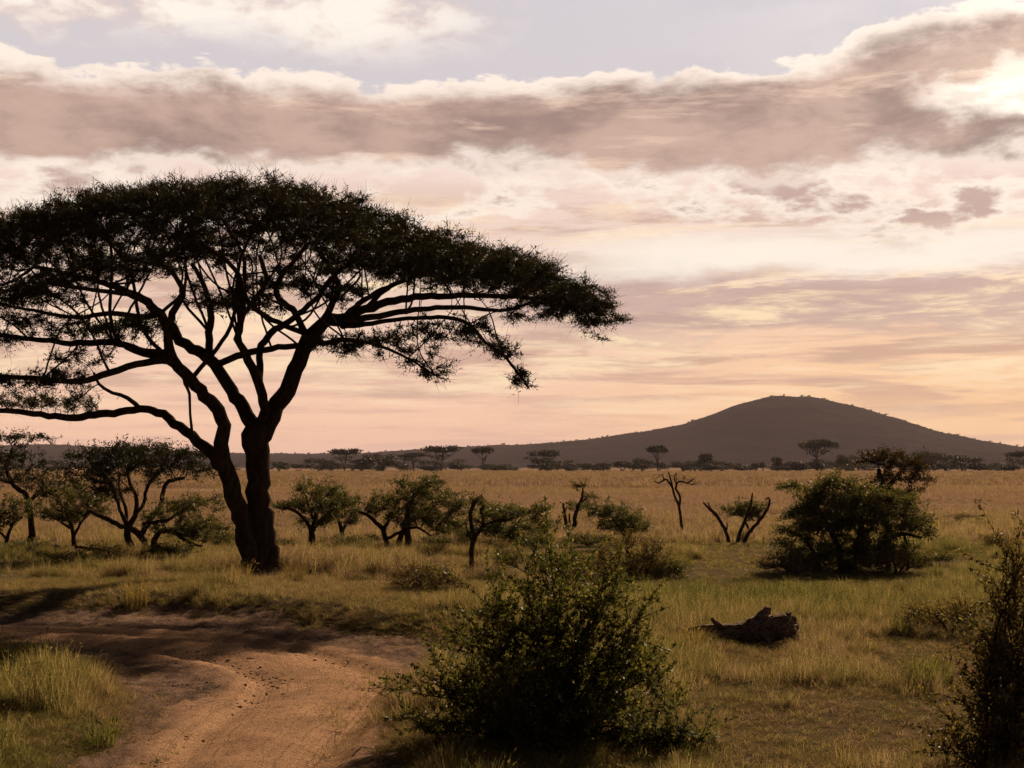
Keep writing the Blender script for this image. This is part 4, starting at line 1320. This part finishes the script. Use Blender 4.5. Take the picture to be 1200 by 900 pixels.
# ------------------------------------------------------------------ far tree line
def far_tree_mesh(kind, seed):
    """returns wood, crown meshes about 1 unit high"""
    g = np.random.default_rng(seed)
    wood, C = [], []
    if kind in ('umbrella', 'tall'):
        hc = 0.80 if kind == 'umbrella' else 0.88
        rx = 0.75 if kind == 'umbrella' else 0.42
        nst = 3 if kind == 'umbrella' else 2
        for s in range(nst):
            tip = np.array([g.uniform(-0.45, 0.45) * rx, g.uniform(-0.4, 0.4) * rx, hc])
            ln = smooth_line(np.array([[0, 0, -0.03], [tip[0] * 0.25, tip[1] * 0.25, 0.35], tip]), 0.1)
            wood.append(tube(ln, np.linspace(0.028, 0.010, len(ln)), 0, False))
            for _ in range(3):
                e = np.array([g.uniform(-1, 1) * rx, g.uniform(-1, 1) * rx * 0.8, hc + g.uniform(-0.04, 0.06)])
                st = ln[len(ln) // 2]
                l2 = smooth_line(np.array([st, (st + e) / 2 + [0, 0, -0.05], e]), 0.12)
                wood.append(tube(l2, np.linspace(0.012, 0.004, len(l2)), 0, False))
        for s in range(9):
            c = np.array([g.uniform(-0.75, 0.75) * rx, g.uniform(-0.7, 0.7) * rx, hc + g.uniform(-0.03, 0.08)])
            m = 150
            q = unit(g.normal(size=(m, 3))) * g.random((m, 1)) ** 0.4
            C.append(c + q * np.array([0.44 * rx, 0.44 * rx, 0.085]))
        if kind == 'umbrella':
            for s in range(4):
                c = np.array([g.uniform(-0.6, 0.6) * rx, g.uniform(-0.5, 0.5) * rx, hc - g.uniform(0.15, 0.3)])
                q = unit(g.normal(size=(30, 3))) * g.random((30, 1)) ** 0.4
                C.append(c + q * np.array([0.25, 0.25, 0.05]))
    else:
        for s in range(4):
            e = np.array([g.uniform(-0.5, 0.5), g.uniform(-0.4, 0.4), g.uniform(0.5, 0.8)])
            ln = smooth_line(np.array([[g.uniform(-0.08, 0.08), 0, -0.03], e * [0.4, 0.4, 0.5], e]), 0.12)
            wood.append(tube(ln, np.linspace(0.03, 0.008, len(ln)), 0, False))
        wx = 0.62 if kind == 'round' else 0.45
        for s in range(11):
            c = np.array([g.uniform(-1, 1) * wx * 0.75, g.uniform(-1, 1) * wx * 0.6, g.uniform(0.28 if kind == 'round' else 0.5, 0.86)])
            c[0] *= 1.15 - 0.6 * abs(c[2] - 0.4)
            q = unit(g.normal(size=(130, 3))) * g.random((130, 1)) ** 0.4
            C.append(c + q * np.array([0.30 * wx / 0.6, 0.28, 0.15]))
    C = np.concatenate(C)
    C = C[C[:, 2] > 0.02]
    v, q = leaves(C, 0.085, 0.055, 0.1)
    wv, wq = join_vf(wood)
    return mesh_np('trunk', wv, [wq], True, [M['bark']]), mesh_np('crown', v, [q], False, [M['far_leaf']])


def far_trees():
    lib = {k: [far_tree_mesh(k, i * 10 + j) for j in range(n)] for i, (k, n) in enumerate([('umbrella', 4), ('tall', 3), ('round', 6), ('small', 3)])}
    desc = {'umbrella': ('far_acacia', 'distant flat topped umbrella acacia in the hazy tree line under the hill'),
            'tall': ('far_acacia', 'distant tall thin acacia with small flat crown poking above the tree line'),
            'round': ('far_bush_tree', 'distant dense rounded bushy tree in the hazy tree line under the hill'),
            'small': ('far_sapling', 'distant small thin tree in a gap of the hazy tree line')}
    U, T, R, S = 'umbrella', 'tall', 'round', 'small'
    spec = [(12, 541, 12, R), (60, 541, 14, R), (118, 543, 12, R), (236, 542, 12, R), (268, 545, 9, R), (328, 541, 11, R), (350, 545, 8, S), (374, 539, 17, R), (404, 529, 18, U), (424, 540, 13, R), (447, 532, 20, R), (485, 533, 15, U), (517, 526, 21, U),
            (505, 541, 14, R), (540, 540, 15, R), (566, 529, 12, T), (582, 544, 14, R), (600, 547, 8, R), (633, 531, 23, U), (640, 540, 18, R), (668, 541, 12, R), (683, 544, 7, R), (694, 543, 8, R), (708, 542, 8, R), (729, 542, 9, S), (752, 539, 11, R),
            (771, 528, 12, T), (773, 543, 8, R), (800, 541, 12, R), (815, 540, 12, R), (829, 534, 9, S), (845, 542, 12, R), (868, 544, 9, R), (886, 544, 5, S), (893, 543, 4, S), (911, 538, 6, S), (934, 542, 13, R), (957, 520, 21, U), (962, 540, 16, R), (980, 541, 14, R), (991, 533, 9, R),
            (1085, 529, 16, R), (1108, 534, 19, R), (1128, 536, 18, R), (1146, 541, 12, R), (1160, 546, 8, R), (1188, 532, 14, U), (1180, 545, 12, R), (1204, 541, 12, R)]
    own = {404: 'flat topped far acacia in the tree line closest to the big trunk', 485: 'small flat far acacia between a dense round tree and a wide two tiered acacia',
           517: 'wide two tiered far acacia beside a slim parasol acacia in the tree line', 566: 'slim far parasol acacia beside the wide two tiered acacia of the tree line',
           633: 'broad low umbrella acacia standing beside a gap in the far tree line', 771: 'slim far parasol acacia in the tree line behind the slim bare dead tree',
           957: 'tallest umbrella acacia of the far tree line, at the foot of the hill summit', 1188: 'umbrella acacia of the far tree line behind the brownish right edge bush'}
    g = np.random.default_rng(3)
    for q_ in range(34):
        spec.append((g.uniform(310, 1210), g.uniform(541.5, 547.5), g.uniform(7, 14), R))
    for i, (px, py, hw, kind) in enumerate(spec):
        d = 575 + g.uniform(-25, 60)
        H_ = CAMZ + (HY - py) / F * d
        base = P(px, 553, d)
        wm, cm = lib[kind][i % len(lib[kind])]
        o = bpy.data.objects.new(desc[kind][0], None)
        COL.objects.link(o)
        o.location = (base[0], d, gz(base[0], d) - 0.05)
        wx = {'umbrella': 0.80, 'tall': 0.46, 'round': 0.62, 'small': 0.48}[kind]
        half = hw / F * d
        o.scale = (half / wx * 1.15, half / wx * 1.15, H_ / 0.84)
        tag(o, own.get(px, desc[kind][1]), 'tree', 'trees in the far tree line')
        link('trunk', wm, o)
        tag(link('crown', cm, o), kind='stuff')


far_trees()


def hill_scrub():
    # scattered scrub over the slopes, too far to count
    g = np.random.default_rng(11)
    n = 20000
    y = np.where(g.random(n) < 0.3, HD + g.uniform(-60, 60, n), HD - 1250 * g.random(n) ** 0.9)
    x = g.uniform(-0.42, 0.42, n) * y
    dens = sines(x * 0.02, y * 0.02)
    k = (dens + g.normal(size=n) * 0.2) > 0.05
    k |= (np.abs(y - HD) < 60) & (g.random(n) < 0.8)
    x, y = x[k], y[k]
    z = hill_z(x, y)
    k = z > 2.0
    C = np.stack([x, y, z], 1)[k]
    h = g.uniform(0.5, 1.5, len(C)) + 2.6 * (np.abs(C[:, 1] - HD) < 60) * g.random(len(C)) ** 1.5
    parts = []
    for c in range(4):
        off = g.normal(size=(len(C), 3)) * np.array([0.7, 0.7, 0.3]) * h[:, None] * 0.4
        off[:, 2] = np.abs(off[:, 2]) + h * 0.15
        u = unit(g.normal(size=(len(C), 3)))
        w = unit(np.cross(u, g.normal(size=(len(C), 3))))
        hh = h[:, None]
        V = np.stack([C + off - u * hh * 0.5, C + off + w * hh * 0.35, C + off + u * hh * 0.5, C + off - w * hh * 0.35], 1)
        parts.append((V.reshape(-1, 3), np.arange(len(C) * 4).reshape(-1, 4)))
    v, q = join_vf(parts)
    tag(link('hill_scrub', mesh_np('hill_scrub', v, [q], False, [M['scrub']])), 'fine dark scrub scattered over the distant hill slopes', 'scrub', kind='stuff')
    # single trees that stand out on the skyline
    lib = [far_tree_mesh(kd, 90 + i) for i, kd in enumerate(['round', 'small', 'round'])]
    px = [330, 345, 362, 380, 398, 432, 452, 470, 500, 528, 548, 572, 590, 606, 622, 645, 660, 668, 676, 690, 706, 712, 722, 745, 770, 806, 812, 830, 850, 866, 904, 918, 940, 948, 966, 975, 985, 998, 1012, 1020, 1030, 1038, 1046, 1060, 1075, 1090, 1104, 1122, 1130, 1142, 1160, 1172, 1182, 1192, 1200, 40, 60, 110, 240]
    for i, p_ in enumerate(px):
        yy = HD - 10 + g.uniform(-30, 30)
        xx = (p_ - HX) / F * yy
        k = i % 3
        hgt = g.uniform(3.0, 6.0) if p_ not in (904, 918) else 7.0
        o = bpy.data.objects.new('crest_tree', None)
        COL.objects.link(o)
        o.location = (xx, yy, float(hill_z(np.array([xx]), np.array([yy]))[0]) - 0.3)
        s = hgt
        o.scale = (s * g.uniform(0.8, 1.5), s * 0.9, s)
        tag(o, 'tiny lone tree standing on the skyline of the far hill ridge', 'tree', 'trees along the hill crest')
        link('trunk', lib[k][0], o)
        tag(link('crown', lib[k][1], o), kind='stuff')


hill_scrub()


# ------------------------------------------------------------------ grass
def tuft_mesh(name, n, h, spread, width, lean, seed, heads=0.0):
    g = np.random.default_rng(seed)
    V, Fq, Ft = [], [], []
    for i in range(n):
        a = g.uniform(0, 6.283)
        r = spread * math.sqrt(g.random())
        b = np.array([math.cos(a) * r, math.sin(a) * r, -0.03])
        a2 = a + g.normal() * 0.9
        out = np.array([math.cos(a2), math.sin(a2), 0.0])
        L = h * g.uniform(0.45, 1.15)
        le = lean * g.uniform(0.2, 1.5)
        p = [b, b + np.array([0, 0, L * 0.45]) + out * le * L * 0.18, b + np.array([0, 0, L * 0.80]) + out * le * L * 0.5, b + np.array([0, 0, L * (1.0 - 0.15 * le)]) + out * le * L * 0.95]
        s = np.array([-math.sin(a2 + g.normal() * 0.8), math.cos(a2 + g.normal() * 0.8), 0.0])
        w = width * g.uniform(0.6, 1.3)
        o = len(V)
        for q, ww in zip(p[:3], (1.0, 0.85, 0.55)):
            V += [q - s * w * 0.5 * ww, q + s * w * 0.5 * ww]
        V.append(p[3])
        Fq += [(o, o + 1, o + 3, o + 2), (o + 2, o + 3, o + 5, o + 4)]
        Ft.append((o + 4, o + 5, o + 6))
        if g.random() < heads:
            o = len(V)
            t = unit(p[3] - p[2])
            for k_ in range(2):
                c = p[3] - t * 0.02 * k_
                sd = unit(np.cross(t, g.normal(size=3)))
                V += [c - t * 0.05, c + sd * 0.011, c + t * 0.045, c - sd * 0.011]
                Fq.append((o + 4 * k_, o + 4 * k_ + 1, o + 4 * k_ + 2, o + 4 * k_ + 3))
    return mesh_np(name, np.array(V), [np.array(Fq), np.array(Ft)], False, [M['grass']])


def scatter(name, label, pts, rot, scl, dry, kind_idx, coll, cat='grass'):
    me = bpy.data.meshes.new(name)
    me.vertices.add(len(pts))
    me.vertices.foreach_set('co', np.asarray(pts, np.float32).ravel())
    for nm, ty, arr in (('rot', 'FLOAT_VECTOR', rot), ('scl', 'FLOAT_VECTOR', scl), ('dry', 'FLOAT', dry), ('kind_idx', 'INT', kind_idx)):
        at = me.attributes.new(nm, ty, 'POINT')
        at.data.foreach_set('vector' if ty == 'FLOAT_VECTOR' else 'value', np.asarray(arr, np.int32 if ty == 'INT' else np.float32).ravel())
    o = link(name, me)
    tag(o, label, cat, kind='stuff')
    ng = bpy.data.node_groups.new(name, 'GeometryNodeTree')
    ng.interface.new_socket('Geometry', in_out='INPUT', socket_type='NodeSocketGeometry')
    ng.interface.new_socket('Geometry', in_out='OUTPUT', socket_type='NodeSocketGeometry')
    nd = ng.nodes
    gi, go = nd.new('NodeGroupInput'), nd.new('NodeGroupOutput')
    ci = nd.new('GeometryNodeCollectionInfo')
    ci.inputs['Collection'].default_value = coll
    ci.inputs['Separate Children'].default_value = True
    ci.inputs['Reset Children'].default_value = True
    ip = nd.new('GeometryNodeInstanceOnPoints')
    ip.inputs['Pick Instance'].default_value = True

    def attr(nm, ty):
        a_ = nd.new('GeometryNodeInputNamedAttribute')
        a_.data_type = ty
        a_.inputs['Name'].default_value = nm
        return a_.outputs[0]
    lk = ng.links.new
    lk(gi.outputs[0], ip.inputs['Points'])
    lk(ci.outputs[0], ip.inputs['Instance'])
    lk(attr('kind_idx', 'INT'), ip.inputs['Instance Index'])
    e2r = nd.new('FunctionNodeEulerToRotation')
    lk(attr('rot', 'FLOAT_VECTOR'), e2r.inputs[0])
    lk(e2r.outputs[0], ip.inputs['Rotation'])
    lk(attr('scl', 'FLOAT_VECTOR'), ip.inputs['Scale'])
    lk(ip.outputs[0], go.inputs[0])
    md = o.modifiers.new('scatter', 'NODES')
    md.node_group = ng
    return o


def make_grass():
    coll = bpy.data.collections.new('grass_tufts')
    defs = [('tuft_a', 46, 1.0, 0.16, 0.009, 0.35, 1, 0.0), ('tuft_b', 40, 1.0, 0.20, 0.008, 0.55, 2, 0.0), ('tuft_c', 34, 1.0, 0.13, 0.008, 0.28, 3, 0.35), ('tuft_d', 30, 1.0, 0.22, 0.008, 0.75, 4, 0.1),
            ('tuft_e', 60, 1.0, 0.45, 0.022, 0.45, 5, 0.0), ('tuft_f', 60, 1.0, 0.5, 0.022, 0.6, 6, 0.0)]
    for df in defs:
        coll.objects.link(bpy.data.objects.new(df[0], tuft_mesh(*df)))
    g = np.random.default_rng(21)

    def put(name, label, n, y0, y1, pw, kinds, hfun, dfun, margin, wmul=1.0):
        u = g.random(n)
        y = (y0 ** pw + u * (y1 ** pw - y0 ** pw)) ** (1 / pw)
        x = g.uniform(-1, 1, n) * (0.37 * y + margin)
        s = ragged(x, y) if y0 < 40 else np.full(n, 9.0)
        px, py = HX + F * x / y, HY + F * CAMZ / y
        h, keep = hfun(x, y, px, py, s)
        stray = (s > -0.75) & (g.random(n) < 0.09 + 0.25 * np.clip(1 + s / 0.3, 0, 1))
        h = np.where(s < -0.04, h * 0.75 + 0.02, h)
        keep &= ((s > -0.04) | stray) & (h > 0.02)
        x, y, h, s, px, py = x[keep], y[keep], h[keep], s[keep], px[keep], py[keep]
        dry = np.clip(dfun(x, y, px, py, s) + g.normal(size=len(x)) * 0.17, 0.05, 1)
        h = h * g.uniform(0.6, 1.3, len(x))
        z = ground_z(x, y)
        rot = np.stack([g.normal(size=len(x)) * 0.10, g.normal(size=len(x)) * 0.10, g.uniform(0, 6.28, len(x))], 1)
        wd = np.clip(h * 1.2, 0.35, 1.6) * wmul
        scl = np.stack([wd, wd, h], 1)
        ki = np.asarray(kinds)[g.integers(0, len(kinds), len(x))]
        scatter(name, label, np.stack([x, y, z], 1), rot, scl, dry, ki, coll)
        return len(x)

    def near_h(x, y, px, py, s):
        nz = sines(x * 0.9, y * 0.9)
        nf = sines(x * 2.3 + 9, y * 2.3)
        nc = sines(x * 4.5 + 2, y * 4.5 + 7)
        clump = np.clip((nf + 0.8 * nc + 0.35 * nz) * 2.8 - 0.7, 0, 1)
        h = 0.070 + 0.28 * clump + 0.04 * np.clip(nz, -1, 1)
        right = np.clip((px - 760) / 120, 0, 1) * np.clip((26 - y) / 5, 0, 1)
        h = h * (1 - 0.35 * right)
        h = h * (1 - 0.15 * np.clip((y - 34) / 6, 0, 1))
        tall = np.exp(-((px - 380) / 190) ** 2) * np.clip((y - 23.3) / 1.5, 0, 1) * np.clip((36 - y) / 6, 0, 1)
        h = h + 0.22 * tall * np.clip(0.6 + 0.9 * nf + 0.6 * nc, 0.1, 1.6)
        mow = np.clip((px - 140) / -60, 0, 1) * np.clip((y - 22) / 1, 0, 1) * np.clip((27 - y) / 3, 0, 1)
        h = h * (1 - 0.45 * mow)
        verge = np.clip((150 - px) / 60, 0, 1) * (y < 18)
        h = h - 0.015 * verge
        h = h * np.clip(0.35 + s / 0.7, 0.35, 1.0)
        dens = np.clip(0.34 + 0.6 * clump + 0.6 * nz + 0.3 * tall + 0.4 * verge - 0.26 * right, 0.05, 1)
        bare = np.exp(-((px - 850) / 90) ** 2 - ((py - 810) / 14) ** 2) + 0.8 * np.exp(-((px - 960) / 120) ** 2 - ((py - 862) / 14) ** 2)
        logz = np.exp(-((px - 875) / 58) ** 4 - ((py - 772) / 24) ** 4)
        return h * (1 - 0.68 * logz), g.random(len(x)) < dens * (1 - 0.85 * np.clip(bare, 0, 1))

    def near_d(x, y, px, py, s):
        nz = sines(x * 0.5 + 4, y * 0.5)
        d = 0.34 + 0.24 * nz + 0.22 * sines(x * 2.1, y * 2.1 + 5)
        d = d + 0.25 * np.exp(-((px - 380) / 200) ** 2) * np.clip((y - 23) / 2, 0, 1) * np.clip((34 - y) / 4, 0, 1)
        d = d + 0.16 * np.clip((px - 780) / 150, 0, 1) * np.clip((24 - y) / 5, 0, 1)
        d = d - 0.26 * np.clip((160 - px) / 80, 0, 1) * (y < 18)
        d = d + 0.18 * np.clip((y - 38) / 10, 0, 1)
        return d
    put('grass', 'mixed green and straw coloured grass around the track and the big acacia', 130000, 9.5, 46, 1.35, [0, 1, 2, 3], near_h, near_d, 3.0)

    def mid_h(x, y, px, py, s):
        nz = sines(x * 0.35, y * 0.35)
        h = 0.22 + 0.16 * nz + 0.12 * sines(x * 1.1, y * 1.1) + 0.08 * np.clip((y - 55) / 20, 0, 1)
        return h, g.random(len(x)) < np.clip(0.65 + 0.9 * nz, 0.1, 1)

    def mid_d(x, y, px, py, s):
        return 0.52 + 0.24 * sines(x * 0.22, y * 0.22) + 0.38 * np.clip((y - 50) / 35, 0, 1)
    def lit_h(x, y, px, py, s):
        return np.full(len(x), 0.055), g.random(len(x)) < np.clip(0.55 - 0.4 * sines(x * 1.7, y * 1.7), 0.1, 1)

    def lit_d(x, y, px, py, s):
        return 0.62 + 0.3 * sines(x * 1.4 + 5, y * 1.4)
    put('ground_litter', 'flattened dry stalks and litter lying on the soil between the grass clumps', 18000, 9.5, 30, 1.2, [3, 1], lit_h, lit_d, 2.0, 1.3)
    put('plain_grass', 'tall dry tan grass covering the plain behind the small trees', 52000, 45, 160, 1.5, [2, 4, 5, 4], mid_h, mid_d, 8.0)

    def far_h(x, y, px, py, s):
        nz = sines(x * 0.12, y * 0.12)
        return 0.55 + 0.15 * nz, g.random(len(x)) < np.clip(0.75 + 0.7 * nz, 0.1, 1)

    def far_d(x, y, px, py, s):
        return 0.86 + 0.16 * sines(x * 0.1, y * 0.1)
    put('plain_grass', 'far tan grass reaching across the plain to the tree line', 52000, 155, 590, 1.3, [4, 5], far_h, far_d, 15.0, 2.6)


make_grass()


# tall single clumps that stand out of the short grass
def tussock(px, py, h, n, label, dry):
    d = gdist(py)
    x = (px - HX) / F * d
    me = tuft_mesh('grass_tussock', n, h, 0.10 + 0.18 * h, 0.008, 0.4, int(px), 0.1)
    me.materials.clear()
    me.materials.append(M['tussock_dry'] if dry else M['tussock_green'])
    o = link('grass_tussock', me, None, (x, d, gz(x, d)))
    tag(o, label, 'grass clump')


M['tussock_dry'] = leaf_mat('dry_tussock', [(0.15, 0.105, 0.045), (0.24, 0.165, 0.07), (0.10, 0.09, 0.03)], 0.42, 2.0)
M['tussock_green'] = leaf_mat('green_tussock', [(0.07, 0.085, 0.025), (0.12, 0.12, 0.04), (0.17, 0.13, 0.05)], 0.42, 2.0)
tussock(1078, 806, 0.42, 150, 'tall narrow grass tussock in the short grass left of the brownish right hand bush', False)
tussock(1100, 800, 0.30, 110, 'lower bushy tussock touching the tall narrow tussock', False)
tussock(1060, 748, 0.36, 150, 'dark green tussock beside the grey twiggy shrub', False)
tussock(930, 752, 0.22, 90, 'short green grass tuft against the root end of the fallen log', False)
tussock(812, 762, 0.34, 170, 'dry straw tussock against the thin end of the fallen log', True)
tussock(795, 772, 0.30, 130, 'dry straw tussock between the fallen log and the big dark bush', True)
tussock(160, 712, 0.55, 200, 'tall pale straw tussock on the far edge of the track left of the big trunk', True)
tussock(345, 690, 0.50, 170, 'dry tussock against the right foot of the big acacia trunk', True)
tussock(282, 690, 0.46, 170, 'dry tussock against the left foot of the big acacia trunk', True)
tussock(38, 776, 0.40, 120, 'feathery grass tussock on the far side of the green verge left of the track', False)
tussock(115, 870, 0.26, 120, 'short tuft on the edge of the green verge beside the sandy track', False)


# clods and litter on the track
def clods():
    coll = bpy.data.collections.new('clod_shapes')
    g = np.random.default_rng(5)
    for i in range(4):
        V = unit(g.normal(size=(14, 3))) * g.uniform(0.7, 1.2, (14, 1)) * np.array([1.0, 0.8, 0.45])
        import bmesh
        bm = bmesh.new()
        for p in V:
            bm.verts.new(p)
        bmesh.ops.convex_hull(bm, input=bm.verts)
        me = bpy.data.meshes.new('clod_shape')
        bm.to_mesh(me)
        bm.free()
        me.materials.append(M['clod'])
        coll.objects.link(bpy.data.objects.new('clod_%d' % i, me))
    n = 70000
    y = g.uniform(9, 24, n)
    x = g.uniform(-12, 1, n)
    s = ragged(x, y)
    px, py = HX + F * x / y, HY + F * CAMZ / y
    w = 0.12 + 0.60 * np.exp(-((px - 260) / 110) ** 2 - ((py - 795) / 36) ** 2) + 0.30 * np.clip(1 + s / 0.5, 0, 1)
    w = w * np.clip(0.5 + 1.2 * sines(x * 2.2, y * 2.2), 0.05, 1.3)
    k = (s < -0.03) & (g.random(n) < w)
    x, y = x[k], y[k]
    m = len(x)
    sz = 0.005 + 0.024 * g.random(m) ** 6
    z = ground_z(x, y) + 0.005
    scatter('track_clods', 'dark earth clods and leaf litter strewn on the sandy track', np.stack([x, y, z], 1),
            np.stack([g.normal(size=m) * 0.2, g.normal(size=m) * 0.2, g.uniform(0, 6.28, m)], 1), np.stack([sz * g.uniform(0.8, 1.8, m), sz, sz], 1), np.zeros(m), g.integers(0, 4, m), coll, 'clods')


clods()


# ------------------------------------------------------------------ air
def haze():
    m = bpy.data.materials.new('haze')
    m.use_nodes = True
    m.node_tree.nodes.clear()
    N = NT(m.node_tree)
    out = N.new('ShaderNodeOutputMaterial')
    v = N.new('ShaderNodeVolumePrincipled')
    v.inputs['Color'].default_value = (0.90, 0.76, 0.86, 1)
    v.inputs['Density'].default_value = 0.44e-4
    v.inputs['Anisotropy'].default_value = 0.0
    N.l.new(v.outputs[0], out.inputs['Volume'])
    zt = float(HZ.max()) + 15.0
    x0, x1, y0, y1, z0 = -9500.0, 9500.0, -3500.0, 14500.0, -3.0
    V = np.array([[x, y, z] for x in (x0, x1) for y in (y0, y1) for z in (z0, zt)])
    Q = np.array([[0, 1, 3, 2], [4, 6, 7, 5], [0, 4, 5, 1], [2, 3, 7, 6], [0, 2, 6, 4], [1, 5, 7, 3]])
    o = link('haze', mesh_np('haze', V, [Q], False, [m]))
    tag(o, kind='stuff')


haze()
